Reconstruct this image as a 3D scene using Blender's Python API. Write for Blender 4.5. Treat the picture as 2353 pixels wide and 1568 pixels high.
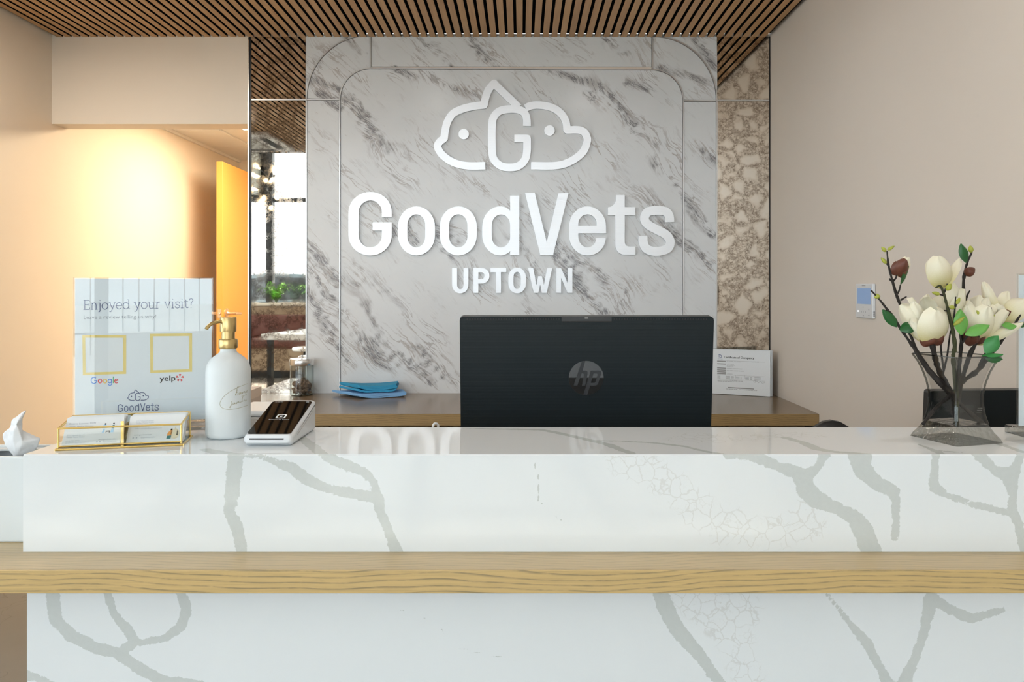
import bpy, bmesh, math, random
import numpy as np
from mathutils import Vector, Matrix
from mathutils.geometry import tessellate_polygon

for o in list(bpy.data.objects):
    bpy.data.objects.remove(o)
SC = bpy.context.scene
COL = SC.collection
R = math.radians
rnd = random.Random(7)

# ------------------------------------------------------------------ camera
IW, IH = 2353.0, 1568.0
F = 1730.0                 # focal length in pixels of the 2353 px frame
VX, VY = 1198.0, 660.0     # where the view axis meets the picture
CH = 1.28                  # camera height
ZW = 3.76                  # distance of the sign wall
cam = bpy.data.cameras.new('camera')
cam.sensor_width = 36.0
cam.sensor_fit = 'HORIZONTAL'
cam.lens = F / IW * 36.0
cam.shift_x = (IW / 2 - VX) / IW
cam.shift_y = (VY - IH / 2) / IW
cam.clip_start = 0.05
cam.clip_end = 200
camo = bpy.data.objects.new('camera', cam)
COL.objects.link(camo)
camo.location = (0, 0, CH)
camo.rotation_euler = (R(90), 0, 0)
SC.camera = camo

# ------------------------------------------------------------------ light and exposure
world = bpy.data.worlds.new('sky')
SC.world = world
world.use_nodes = True
bg = world.node_tree.nodes['Background']
bg.inputs[0].default_value = (0.86, 0.93, 1.0, 1)
bg.inputs[1].default_value = 5.0
sun = bpy.data.lights.new('sun', 'SUN')
sun.energy = 34.0
sun.color = (1.0, 0.95, 0.87)
sun.angle = R(0.6)
suno = bpy.data.objects.new('sun', sun)
COL.objects.link(suno)
suno.rotation_euler = (R(41), 0, R(-6))     # high sun in front of the shop windows
suno.location = (0, -12, 14)
for pname, ploc, prot, psz in (('window_daylight', (-2.35, -4.30, 1.75), (R(90), 0, 0), (7.2, 3.3)), ('added_side_daylight', (-6.12, -0.85, 1.75), (R(90), 0, R(-90)), (6.4, 3.3))):  # second portal serves the added side windows
    portal = bpy.data.lights.new(pname, 'AREA')
    portal.shape = 'RECTANGLE'
    portal.size, portal.size_y = psz
    portal.cycles.is_portal = True
    porto = bpy.data.objects.new(pname, portal)
    COL.objects.link(porto)
    porto.location = ploc
    porto.rotation_euler = prot
VS = SC.view_settings
VS.view_transform = 'Standard'
VS.look = 'None'
VS.gamma = 1.0
VS.use_curve_mapping = False
VS.exposure = 0.0
SC.cycles.max_bounces = 7
SC.cycles.diffuse_bounces = 4
SC.cycles.glossy_bounces = 4
SC.cycles.use_adaptive_sampling = True
SC.cycles.adaptive_threshold = 0.04
SC.cycles.use_light_tree = False
SC.cycles.transparent_max_bounces = 24
SC.cycles.sample_clamp_indirect = 8.0

# ------------------------------------------------------------------ helpers
def P(px, py, z):
    return Vector(((px - VX) * z / F, z, CH - (py - VY) * z / F))
def Gd(px, py, h):
    z = (CH - h) * F / (py - VY)
    return P(px, py, z)
PW = F / ZW
def WX(px): return (px - VX) / PW
def WZ(py): return CH - (py - VY) / PW

MATS = {}
MTX = {}

def nodes_of(m):
    m.use_nodes = True
    nt = m.node_tree
    return nt, nt.nodes['Principled BSDF']

def mat(name, col=(0.8, 0.8, 0.8), rough=0.5, metal=0.0, spec=0.5, coat=0.0, bump=None, vary=0.0, scale=8.0, emit=None, estr=0.0, aniso=0.0):
    if name in MATS:
        return MATS[name]
    m = bpy.data.materials.new(name)
    nt, b = nodes_of(m)
    b.inputs['Base Color'].default_value = (*col, 1)
    b.inputs['Roughness'].default_value = rough
    b.inputs['Metallic'].default_value = metal
    b.inputs['Specular IOR Level'].default_value = spec
    b.inputs['Coat Weight'].default_value = coat
    b.inputs['Coat Roughness'].default_value = 0.05
    if aniso:
        b.inputs['Anisotropic'].default_value = aniso
    if emit:
        b.inputs['Emission Color'].default_value = (*emit, 1)
        b.inputs['Emission Strength'].default_value = estr
    if emit:
        m.cycles.emission_sampling = 'NONE'
    if vary or bump:
        tc = nt.nodes.new('ShaderNodeTexCoord')
        nz = nt.nodes.new('ShaderNodeTexNoise')
        nz.inputs['Scale'].default_value = scale
        nz.inputs['Detail'].default_value = 5
        nt.links.new(tc.outputs['Object'], nz.inputs['Vector'])
        if vary:
            mx = nt.nodes.new('ShaderNodeMix'); mx.data_type = 'RGBA'
            mx.inputs[6].default_value = (*[c * (1 - vary) for c in col], 1)
            mx.inputs[7].default_value = (*[min(1, c * (1 + vary)) for c in col], 1)
            nt.links.new(nz.outputs[0], mx.inputs[0])
            nt.links.new(mx.outputs[2], b.inputs['Base Color'])
        if bump:
            bp = nt.nodes.new('ShaderNodeBump')
            bp.inputs['Strength'].default_value = bump
            bp.inputs['Distance'].default_value = 0.002
            nt.links.new(nz.outputs[0], bp.inputs['Height'])
            nt.links.new(bp.outputs[0], b.inputs['Normal'])
    MATS[name] = m
    return m

class NT:
    """small wrapper that writes node graphs tersely"""
    def __init__(s, m):
        s.m = m; s.nt, s.b = nodes_of(m)
    def n(s, t, **kw):
        nd = s.nt.nodes.new(t)
        for k, v in kw.items():
            setattr(nd, k, v)
        return nd
    def l(s, a, b): s.nt.links.new(a, b)
    def math(s, op, a, b=None, c=None, clamp=False):
        nd = s.n('ShaderNodeMath', operation=op, use_clamp=clamp)
        for i, v in enumerate((a, b, c)):
            if v is None: continue
            if isinstance(v, (int, float)): nd.inputs[i].default_value = v
            else: s.l(v, nd.inputs[i])
        return nd.outputs[0]
    def vmath(s, op, a, b=None):
        nd = s.n('ShaderNodeVectorMath', operation=op)
        for i, v in enumerate((a, b)):
            if v is None: continue
            if isinstance(v, (tuple, list)): nd.inputs[i].default_value = v
            else: s.l(v, nd.inputs[i])
        return nd.outputs[0]
    def mapping(s, vec, loc=(0, 0, 0), rot=(0, 0, 0), sc=(1, 1, 1)):
        nd = s.n('ShaderNodeMapping')
        nd.inputs['Location'].default_value = loc
        nd.inputs['Rotation'].default_value = rot
        nd.inputs['Scale'].default_value = sc
        s.l(vec, nd.inputs['Vector'])
        return nd.outputs[0]
    def noise(s, vec, scale, detail=4, rough=0.5, dist=0.0, color=False):
        nd = s.n('ShaderNodeTexNoise')
        nd.inputs['Scale'].default_value = scale
        nd.inputs['Detail'].default_value = detail
        nd.inputs['Roughness'].default_value = rough
        nd.inputs['Distortion'].default_value = dist
        s.l(vec, nd.inputs['Vector'])
        return nd.outputs[1 if color else 0]
    def voro(s, vec, scale, feature='F1', out='Distance'):
        nd = s.n('ShaderNodeTexVoronoi', feature=feature)
        nd.inputs['Scale'].default_value = scale
        s.l(vec, nd.inputs['Vector'])
        return nd.outputs[out]
    def ss(s, v, lo, hi):
        nd = s.n('ShaderNodeMapRange', interpolation_type='SMOOTHSTEP')
        s.l(v, nd.inputs[0])
        nd.inputs[1].default_value = lo; nd.inputs[2].default_value = hi
        nd.inputs[3].default_value = 0; nd.inputs[4].default_value = 1
        return nd.outputs[0]
    def mix(s, fac, a, b):
        nd = s.n('ShaderNodeMix', data_type='RGBA')
        if isinstance(fac, (int, float)): nd.inputs[0].default_value = fac
        else: s.l(fac, nd.inputs[0])
        for i, v in ((6, a), (7, b)):
            if isinstance(v, tuple): nd.inputs[i].default_value = (*v[:3], 1)
            else: s.l(v, nd.inputs[i])
        return nd.outputs[2]
    def pos(s):
        return s.n('ShaderNodeNewGeometry').outputs['Position']
    def obj(s):
        return s.n('ShaderNodeTexCoord').outputs['Object']
    def attr(s, name):
        nd = s.n('ShaderNodeAttribute'); nd.attribute_name = name
        return nd.outputs['Fac']
    def xyz(s, v):
        nd = s.n('ShaderNodeSeparateXYZ'); s.l(v, nd.inputs[0]); return nd.outputs
    def comb(s, x, y, z):
        nd = s.n('ShaderNodeCombineXYZ')
        for i, v in enumerate((x, y, z)):
            if isinstance(v, (int, float)): nd.inputs[i].default_value = v
            else: s.l(v, nd.inputs[i])
        return nd.outputs[0]
    def bump(s, h, strength=0.2, dist=0.001):
        nd = s.n('ShaderNodeBump')
        nd.inputs['Strength'].default_value = strength
        nd.inputs['Distance'].default_value = dist
        s.l(h, nd.inputs['Height'])
        s.l(nd.outputs[0], s.b.inputs['Normal'])

def newmat(name):
    m = bpy.data.materials.new(name)
    MATS[name] = m
    return NT(m)

def tag(o, label=None, cat=None, group=None, kind=None):
    if label: o['label'] = label
    if cat: o['category'] = cat
    if group: o['group'] = group
    if kind: o['kind'] = kind
    return o

def thing(name, label=None, cat=None, loc=(0, 0, 0), rz=0.0, group=None, kind=None):
    o = bpy.data.objects.new(name, None)
    o.empty_display_size = 0.05
    COL.objects.link(o)
    o.location = loc
    o.rotation_euler = (0, 0, rz)
    MTX[o.name] = Matrix.Translation(loc) @ Matrix.Rotation(rz, 4, 'Z')
    return tag(o, label, cat, group, kind)

class MB:
    """collects shapes; build() links them as one mesh object. Vertices are written in world space
    unless local=True, and moved into the parent's space when linked."""
    def __init__(s):
        s.v = []; s.f = []; s.at = {}
    def add(s, verts, faces):
        b = len(s.v)
        s.v += [Vector(p) for p in verts]
        s.f += [[b + i for i in f] for f in faces]
        return s
    def box(s, x0, x1, y0, y1, z0, z1, m=None):
        vs = [Vector(p) for p in ((x0,y0,z0),(x1,y0,z0),(x1,y1,z0),(x0,y1,z0),(x0,y0,z1),(x1,y0,z1),(x1,y1,z1),(x0,y1,z1))]
        if m is not None: vs = [m @ p for p in vs]
        return s.add(vs, [(0,3,2,1),(4,5,6,7),(0,1,5,4),(1,2,6,5),(2,3,7,6),(3,0,4,7)])
    def bbox(s, x0, x1, y0, y1, z0, z1, bev=0.003, seg=2, m=None):
        bm = bmesh.new()
        t = MB().box(x0, x1, y0, y1, z0, z1)
        vs = [bm.verts.new(p) for p in t.v]
        for f in t.f: bm.faces.new([vs[i] for i in f])
        bmesh.ops.bevel(bm, geom=list(bm.edges), offset=bev, segments=seg, profile=0.5, affect='EDGES')
        bm.verts.index_update()
        out = [v.co.copy() for v in bm.verts]
        if m is not None: out = [m @ p for p in out]
        s.add(out, [[v.index for v in f.verts] for f in bm.faces])
        bm.free(); return s
    def tube(s, pts, rad, n=8, cap=True):
        pts = [Vector(p) for p in pts]
        if isinstance(rad, (int, float)): rad = [rad] * len(pts)
        rings = []; prev = None
        for i, p in enumerate(pts):
            a = pts[max(0, i - 1)]; b = pts[min(len(pts) - 1, i + 1)]
            t = (b - a).normalized()
            if prev is None:
                ref = Vector((0, 0, 1)) if abs(t.z) < 0.9 else Vector((1, 0, 0))
                u = t.cross(ref).normalized()
            else:
                u = (prev - t * prev.dot(t)).normalized()
            prev = u
            w = t.cross(u)
            rings.append([p + (u * math.cos(2*math.pi*k/n) + w * math.sin(2*math.pi*k/n)) * rad[i] for k in range(n)])
        vs = [q for r in rings for q in r]
        fs = []
        for i in range(len(pts) - 1):
            for k in range(n):
                fs.append((i*n+k, i*n+(k+1)%n, (i+1)*n+(k+1)%n, (i+1)*n+k))
        if cap:
            fs.append(tuple(range(n - 1, -1, -1)))
            fs.append(tuple((len(pts)-1)*n + k for k in range(n)))
        return s.add(vs, fs)
    def lathe(s, prof, c=(0, 0, 0), n=32, m=None, cap=True):
        vs = []
        c = Vector(c)
        for r, z in prof:
            for k in range(n):
                a = 2*math.pi*k/n
                p = Vector((r*math.cos(a), r*math.sin(a), z))
                vs.append((m @ p) if m is not None else (p + c))
        fs = []
        for i in range(len(prof) - 1):
            for k in range(n):
                fs.append((i*n+k, i*n+(k+1)%n, (i+1)*n+(k+1)%n, (i+1)*n+k))
        if cap and prof[0][0] > 1e-3: fs.append(tuple(range(n - 1, -1, -1)))
        if cap and prof[-1][0] > 1e-3: fs.append(tuple((len(prof)-1)*n + k for k in range(n)))
        return s.add(vs, fs)
    def plate(s, loops, fn, th):
        """filled outline (first loop) with holes; fn(u, v, w) -> world, w from 0 (front) to th"""
        pl = [[Vector((p[0], p[1], 0)) for p in lp] for lp in loops]
        tris = tessellate_polygon(pl)
        flat = [p for lp in pl for p in lp]
        n = len(flat)
        vs = [fn(p.x, p.y, 0.0) for p in flat]
        fs = [tuple(t) for t in tris]
        if th:
            vs += [fn(p.x, p.y, th) for p in flat]
            fs += [tuple(n + i for i in reversed(t)) for t in tris]
            b = 0
            for lp in pl:
                k = len(lp)
                for i in range(k):
                    j = (i + 1) % k
                    fs.append((b+i, b+j, n+b+j, n+b+i))
                b += k
        return s.add(vs, fs)
    def ribbon(s, pts, w, fn, th, closed=False, caps=False):
        """2D stroke of width w along pts as a thin plate"""
        pts = [Vector((p[0], p[1])) for p in pts]
        n = len(pts)
        L, Rr = [], []
        for i in range(n):
            a = pts[i-1] if (i > 0 or closed) else pts[i]
            b = pts[(i+1) % n] if (i < n-1 or closed) else pts[i]
            t = (b - a)
            t = t.normalized() if t.length > 1e-9 else Vector((1, 0))
            ww = w[i] if isinstance(w, (list, tuple)) else w
            nn = Vector((-t.y, t.x)) * ww * 0.5
            L.append(pts[i] + nn); Rr.append(pts[i] - nn)
        vs = [fn(p.x, p.y, 0) for p in L] + [fn(p.x, p.y, 0) for p in Rr]
        if th: vs += [fn(p.x, p.y, th) for p in L] + [fn(p.x, p.y, th) for p in Rr]
        fs = []
        rng = range(n if closed else n - 1)
        for i in rng:
            j = (i + 1) % n
            fs.append((i, j, n + j, n + i))
            if th:
                fs.append((2*n+i, 3*n+i, 3*n+j, 2*n+j))
                fs.append((i, 2*n+i, 2*n+j, j))
                fs.append((n+i, n+j, 3*n+j, 3*n+i))
        if th and not closed:
            fs.append((0, n, 3*n, 2*n)); fs.append((n-1, 3*n-1, 4*n-1, 2*n-1))
        s.add(vs, fs)
        if caps:
            for q in (pts[0], pts[-1]):
                ww = w if not isinstance(w, (list, tuple)) else w[0]
                s.disc(q, ww*0.5, fn, th)
        return s
    def disc(s, c, r, fn, th, n=16):
        return s.plate([[(c[0] + r*math.cos(2*math.pi*k/n), c[1] + r*math.sin(2*math.pi*k/n)) for k in range(n)]], fn, th)
    def mesh(s, name, smooth=None, inv=None, fix=True):
        me = bpy.data.meshes.new(name)
        vs = [inv @ p for p in s.v] if inv is not None else s.v
        me.from_pydata([tuple(p) for p in vs], [], s.f)
        if fix:
            bm = bmesh.new(); bm.from_mesh(me)
            bmesh.ops.recalc_face_normals(bm, faces=list(bm.faces))
            bm.to_mesh(me); bm.free()
        for k, arr in s.at.items():
            a = me.attributes.new(k, 'FLOAT', 'POINT')
            a.data.foreach_set('value', np.asarray(arr, dtype=np.float32))
        if smooth is not None:
            for p in me.polygons: p.use_smooth = True
            me.set_sharp_from_angle(angle=R(smooth))
        me.update()
        return me
    def build(s, name, m, parent=None, smooth=None, local=False, fix=True):
        inv = None
        if parent is not None and not local:
            inv = MTX[parent.name].inverted()
        me = s.mesh(name, smooth, inv, fix)
        if m is not None: me.materials.append(m)
        o = bpy.data.objects.new(name, me)
        COL.objects.link(o)
        if parent is not None:
            o.parent = parent
            MTX[o.name] = MTX[parent.name]
        else:
            MTX[o.name] = Matrix.Identity(4)
        return o

def struct(o):
    o['kind'] = 'structure'; return o

def catmull(pts, sub=8, closed=False):
    pts = [Vector(p) for p in pts]
    out = []; n = len(pts)
    rng = n if closed else n - 1
    for i in range(rng):
        p0 = pts[(i-1) % n] if (closed or i > 0) else pts[0]*2 - pts[1]
        p1 = pts[i]; p2 = pts[(i+1) % n]
        p3 = pts[(i+2) % n] if (closed or i < n-2) else pts[-1]*2 - pts[-2]
        for k in range(sub):
            t = k / sub
            out.append(0.5*((2*p1) + (p2-p0)*t + (2*p0-5*p1+4*p2-p3)*t*t + (3*p1-p0-3*p2+p3)*t**3))
    if not closed: out.append(pts[-1])
    return out

def path(cmds, seg=10):
    """('L',x,y) lines and ('C',cx,cy,x,y) quarter-ellipse corners"""
    out = []
    for c in cmds:
        if c[0] == 'L': out.append((c[1], c[2]))
        else:
            x0, y0 = out[-1]; cx, cy, x1, y1 = c[1:]
            k = 0.5523
            ax, ay = x0 + (cx-x0)*k, y0 + (cy-y0)*k
            bx, by = x1 + (cx-x1)*k, y1 + (cy-y1)*k
            for i in range(1, seg+1):
                t = i/seg; u = 1-t
                out.append((u**3*x0+3*u*u*t*ax+3*u*t*t*bx+t**3*x1, u**3*y0+3*u*u*t*ay+3*u*t*t*by+t**3*y1))
    return out

def rrect(x0, y0, x1, y1, rx, ry=None, seg=8):
    ry = rx if ry is None else ry
    return path([('L',x0+rx,y0),('L',x1-rx,y0),('C',x1,y0,x1,y0+ry),('L',x1,y1-ry),('C',x1,y1,x1-rx,y1),('L',x0+rx,y1),('C',x0,y1,x0,y1-ry),('L',x0,y0+ry),('C',x0,y0,x0+rx,y0)], seg)[:-1]

def text_tris(txt, size, align='LEFT', spacing=1.0, shear=0.0):
    c = bpy.data.curves.new('t', 'FONT')
    c.body = txt; c.size = size; c.align_x = align; c.space_character = spacing; c.shear = shear
    c.resolution_u = 2
    o = bpy.data.objects.new('t', c)
    me = o.to_mesh()
    vs = [v.co.copy() for v in me.vertices]
    fs = [tuple(p.vertices) for p in me.polygons]
    o.to_mesh_clear()
    bpy.data.objects.remove(o); bpy.data.curves.remove(c)
    return vs, fs

def put_text(mb, txt, size, fn, x, y, align='LEFT', spacing=1.0, shear=0.0, sx=1.0):
    vs, fs = text_tris(txt, size, align, spacing, shear)
    mb.add([fn(x + v.x*sx, y + v.y, 0.0) for v in vs], fs)

def seg_field(pts, lines):
    """signed distance (metres) of 2D points to strokes [(x, y, width), ...]"""
    d = np.full(len(pts), 9.0)
    for ln in lines:
        for a, b in zip(ln[:-1], ln[1:]):
            A = np.array(a[:2]); B = np.array(b[:2]); ba = B - A
            h = np.clip(((pts - A) @ ba) / max(1e-9, ba @ ba), 0, 1)
            dist = np.linalg.norm(pts - A - h[:, None]*ba, axis=1) - 0.5*(a[2] + (b[2]-a[2])*h)
            d = np.minimum(d, dist)
    return d

# ------------------------------------------------------------------ materials
def make_materials():
    # painted walls
    def paint(name, c):
        t = newmat(name)
        p = t.pos()
        n = t.noise(p, 1.6, 3)
        t.l(t.mix(n, tuple(x*0.97 for x in c), tuple(min(1, x*1.03) for x in c)), t.b.inputs['Base Color'])
        t.b.inputs['Roughness'].default_value = 0.55
        t.bump(t.noise(p, 420, 2), 0.06, 0.0004)
    paint('wall_beige', (0.64, 0.575, 0.505))
    paint('wall_cream', (0.83, 0.745, 0.635))
    paint('white_paint', (0.82, 0.80, 0.77))
    paint('lobby_wall', (0.78, 0.75, 0.70))
    # oak slat
    t = newmat('slat_oak')
    o = t.obj(); rn = t.n('ShaderNodeObjectInfo').outputs['Random']
    off = t.comb(t.math('MULTIPLY', rn, 37.0), t.math('MULTIPLY', rn, 91.0), 0)
    v = t.vmath('ADD', o, off)
    g = t.noise(t.mapping(v, sc=(60, 3.0, 60)), 1.0, 6, 0.6, 1.2)
    g2 = t.noise(t.mapping(v, sc=(9, 0.8, 9)), 1.0, 3)
    c1 = t.mix(t.ss(g, 0.3, 0.75), (0.56, 0.335, 0.15), (0.37, 0.205, 0.08))
    c2 = t.mix(t.math('MULTIPLY', g2, 0.55), c1, (0.64, 0.41, 0.20))
    c3 = t.mix(t.math('MULTIPLY', rn, 0.45), c2, (0.40, 0.225, 0.10))
    t.l(c3, t.b.inputs['Base Color']); t.b.inputs['Roughness'].default_value = 0.5
    t.bump(g, 0.15, 0.0006)
    mat('black_felt', (0.004, 0.004, 0.004), 0.95, spec=0.1)
    # ash worktop (grain lines along X)
    def ash(name, base, dark, edge, gl=0.35, k=0.55):
        t = newmat(name)
        p = t.pos(); x, y, z = t.xyz(p)
        warp = t.noise(t.mapping(p, sc=(1.5, 3.0, 7.0)), 1.0, 3, 0.5, 0.6)
        warp2 = t.noise(t.mapping(p, sc=(0.9, 0.3, 0.3), loc=(3, 1, 0)), 3.0, 2)
        if edge:
            q = t.math('ADD', t.math('MULTIPLY', z, 120.0), t.math('ADD', t.math('MULTIPLY', warp, 4.2), t.math('MULTIPLY', warp2, 5.0)))
        else:
            q = t.math('ADD', t.math('MULTIPLY', y, 95.0), t.math('ADD', t.math('MULTIPLY', warp, 6.0), t.math('MULTIPLY', warp2, 6.0)))
        fr = t.math('FRACT', q)
        line = t.ss(fr, 0.62, 0.97)
        line = t.math('MULTIPLY', line, t.math('SUBTRACT', 1.0, t.ss(fr, 0.97, 1.0)))
        br = t.noise(t.mapping(p, sc=(30, 120, 120)), 1.0, 4, 0.65)
        fine = t.noise(t.mapping(p, sc=(14, 420, 420)), 1.0, 3, 0.6)
        line = t.math('MULTIPLY', line, t.ss(br, 0.25, 0.6))
        c = t.mix(t.ss(fine, 0.35, 0.75), base, tuple(b*0.86 for b in base))
        c = t.mix(t.math('MULTIPLY', t.ss(br, 0.55, 0.9), 0.25), c, dark)
        c = t.mix(t.math('MULTIPLY', line, k), c, dark)
        t.l(c, t.b.inputs['Base Color'])
        t.b.inputs['Roughness'].default_value = gl
        t.bump(line, 0.12, 0.0005)
    ash('ash_edge', (0.56, 0.395, 0.17), (0.19, 0.15, 0.085), True, 0.4, 0.8)
    ash('ash_top', (0.56, 0.415, 0.215), (0.27, 0.205, 0.115), False, 0.28, 0.45)
    ash('ash_shaded_edge', (0.36, 0.235, 0.10), (0.13, 0.09, 0.045), True, 0.4, 0.8)  # back copies: same ash, colour darkened for the weaker light there
    ash('ash_shaded_top', (0.235, 0.165, 0.10), (0.13, 0.095, 0.06), False, 0.22, 0.4)
    # quartz with grey veins: signed distance in the attribute 'vein', craze density in 'craze'
    t = newmat('quartz')
    p = t.pos()
    d = t.attr('vein'); cz = t.attr('craze')
    n1 = t.noise(p, 150, 4, 0.65); n2 = t.noise(p, 38, 3, 0.6)
    dd = t.math('ADD', d, t.math('ADD', t.math('MULTIPLY', t.math('SUBTRACT', n1, 0.5), 0.008), t.math('MULTIPLY', t.math('SUBTRACT', n2, 0.5), 0.009)))
    m1 = t.math('SUBTRACT', 1.0, t.ss(dd, -0.0004, 0.0006))
    wv = t.vmath('ADD', p, t.vmath('SCALE', t.noise(p, 55, 3, 0.6, color=True)))
    sc_ = [nd for nd in t.nt.nodes if nd.type == 'VECT_MATH' and nd.operation == 'SCALE'][0]
    sc_.inputs['Scale'].default_value = 0.014
    ve = t.voro(wv, 46, 'DISTANCE_TO_EDGE')
    ve2 = t.voro(wv, 95, 'DISTANCE_TO_EDGE')
    cr = t.math('SUBTRACT', 1.0, t.ss(ve, 0.01, 0.05))
    cr2 = t.math('MULTIPLY', t.math('SUBTRACT', 1.0, t.ss(ve2, 0.01, 0.06)), t.ss(n2, 0.52, 0.7))
    gate = t.ss(t.math('ADD', cz, t.math('MULTIPLY', t.math('SUBTRACT', n2, 0.5), 0.7)), 0.45, 0.75)
    cm = t.math('MULTIPLY', t.math('MAXIMUM', cr, cr2), gate)
    base = t.mix(t.noise(p, 6, 2), (0.755, 0.79, 0.805), (0.785, 0.82, 0.835))
    vein = t.mix(n1, (0.54, 0.575, 0.565), (0.60, 0.635, 0.625))
    c = t.mix(t.math('MULTIPLY', cm, 0.32), base, (0.50, 0.49, 0.45))
    c = t.mix(m1, c, vein)
    t.l(c, t.b.inputs['Base Color'])
    t.b.inputs['Roughness'].default_value = 0.06
    t.b.inputs['Specular IOR Level'].default_value = 0.55
    # laminate marble: main vein density in 'dens'
    t = newmat('marble')
    p = t.pos()
    big = t.noise(p, 3.0, 2, color=True)
    pw = t.vmath('ADD', p, t.vmath('SCALE', t.vmath('SUBTRACT', big, (0.5, 0.5, 0.5))))
    sc_ = [nd for nd in t.nt.nodes if nd.type == 'VECT_MATH' and nd.operation == 'SCALE'][0]
    sc_.inputs['Scale'].default_value = 0.16
    rot = t.mapping(pw, rot=(0, R(-46), 0))         # x runs along the veins, down to the right
    st = t.mapping(rot, sc=(1.0, 1.0, 4.0))
    st2 = t.mapping(rot, sc=(1.0, 1.0, 7.0))
    de = t.attr('dens')
    a1 = t.noise(st, 4.5, 10, 0.66, 0.35)            # grey clouds
    a2 = t.noise(t.mapping(st2, loc=(4, 2, 7)), 4.0, 9, 0.58, 0.25)
    r2 = t.math('SUBTRACT', 1.0, t.math('ABSOLUTE', t.math('MULTIPLY', t.math('SUBTRACT', a2, 0.5), 2.0)))
    a3 = t.noise(t.mapping(st2, loc=(9, 5, 1)), 9.0, 9, 0.64, 0.3)
    r3 = t.math('SUBTRACT', 1.0, t.math('ABSOLUTE', t.math('MULTIPLY', t.math('SUBTRACT', a3, 0.5), 2.0)))
    sp = t.noise(t.mapping(rot, sc=(1.0, 1.0, 5.0), loc=(2, 8, 3)), 17, 6, 0.62)
    m = t.noise(t.mapping(rot, sc=(1.0, 1.0, 2.2)), 3.2, 4)
    cloud = t.ss(t.math('ADD', a1, t.math('MULTIPLY', de, 0.27)), 0.56, 0.80)
    lines = t.math('MULTIPLY', t.ss(r2, 0.935, 0.99), t.ss(t.math('ADD', m, t.math('MULTIPLY', de, 0.3)), 0.48, 0.66))
    dark = t.math('MULTIPLY', t.ss(r3, 0.90, 0.98), t.ss(t.math('ADD', t.math('MULTIPLY', a1, 0.75), t.math('MULTIPLY', de, 0.55)), 0.55, 0.78))
    specks = t.math('MULTIPLY', t.ss(sp, 0.635, 0.73), 0.6)
    hue = t.noise(p, 4.0, 2)
    base = t.mix(t.noise(p, 7, 3), (0.66, 0.685, 0.705), (0.74, 0.76, 0.775))
    c = t.mix(t.math('MULTIPLY', cloud, 0.75), base, t.mix(hue, (0.35, 0.36, 0.40), (0.42, 0.395, 0.365)))
    c = t.mix(t.math('MULTIPLY', lines, 0.72), c, t.mix(hue, (0.28, 0.28, 0.32), (0.38, 0.31, 0.25)))
    c = t.mix(specks, c, t.mix(hue, (0.46, 0.45, 0.47), (0.52, 0.47, 0.42)))
    c = t.mix(t.math('MULTIPLY', dark, 0.8), c, (0.13, 0.125, 0.14))
    t.l(c, t.b.inputs['Base Color'])
    t.b.inputs['Roughness'].default_value = 0.24
    t.b.inputs['Specular IOR Level'].default_value = 0.5
    # antique mirror
    t = newmat('antique_mirror')
    p = t.pos()
    wv = t.vmath('ADD', p, t.vmath('SCALE', t.noise(p, 16, 4, 0.6, color=True)))
    sc_ = [nd for nd in t.nt.nodes if nd.type == 'VECT_MATH' and nd.operation == 'SCALE'][0]
    sc_.inputs['Scale'].default_value = 0.055
    e = t.voro(wv, 13, 'DISTANCE_TO_EDGE')
    nn = t.noise(p, 11, 3)
    web = t.math('SUBTRACT', 1.0, t.ss(t.math('ADD', e, t.math('MULTIPLY', t.math('SUBTRACT', nn, 0.5), 0.62)), 0.11, 0.21))
    f1 = t.voro(wv, 75, 'DISTANCE_TO_EDGE'); f2 = t.noise(p, 120, 3, 0.7)
    fl = t.math('SUBTRACT', 1.0, t.ss(f1, 0.03, 0.14))
    fc = t.voro(wv, 75, 'F1', 'Color')
    cell = t.ss(t.xyz(fc)[0], 0.25, 0.75)
    spk = t.math('MULTIPLY', web, t.math('MAXIMUM', t.math('MULTIPLY', fl, 0.6), t.math('MULTIPLY', cell, t.ss(f2, 0.3, 0.65))))
    halo = t.math('MULTIPLY', t.math('SUBTRACT', 1.0, t.ss(t.math('ADD', e, t.math('MULTIPLY', t.math('SUBTRACT', nn, 0.5), 0.62)), 0.17, 0.34)), 0.4)
    col = t.mix(halo, (0.90, 0.86, 0.78), (0.62, 0.50, 0.38))
    col = t.mix(t.math('MULTIPLY', spk, 0.92), col, (0.26, 0.205, 0.165))
    t.l(col, t.b.inputs['Base Color'])
    t.b.inputs['Metallic'].default_value = 1.0
    t.l(t.math('ADD', 0.012, t.math('MULTIPLY', spk, 0.05)), t.b.inputs['Roughness'])
    # floor
    t = newmat('floor_tile')
    p = t.pos()
    n = t.noise(p, 3, 5, 0.6)
    ln = t.voro(t.vmath('ADD', t.mapping(p, rot=(0, 0, R(35)), sc=(1, 0.35, 1)), t.noise(p, 4, 3, color=True)), 1.6, 'DISTANCE_TO_EDGE')
    c = t.mix(n, (0.15, 0.138, 0.122), (0.20, 0.185, 0.165))
    c = t.mix(t.math('MULTIPLY', t.math('SUBTRACT', 1.0, t.ss(ln, 0.0, 0.012)), 0.6), c, (0.11, 0.095, 0.08))
    t.l(c, t.b.inputs['Base Color']); t.b.inputs['Roughness'].default_value = 0.4
    # brushed aluminium
    t = newmat('brushed_metal')
    p = t.pos()
    n = t.noise(t.mapping(p, sc=(16, 400, 900)), 1.0, 4, 0.6)
    t.l(t.mix(n, (0.78, 0.80, 0.83), (0.88, 0.90, 0.93)), t.b.inputs['Base Color'])
    t.b.inputs['Metallic'].default_value = 0.85
    t.l(t.math('ADD', 0.36, t.math('MULTIPLY', n, 0.16)), t.b.inputs['Roughness'])
    t.bump(n, 0.4, 0.0006)
    mat('trim_silver', (0.66, 0.66, 0.655), 0.3, 0.8)
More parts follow.
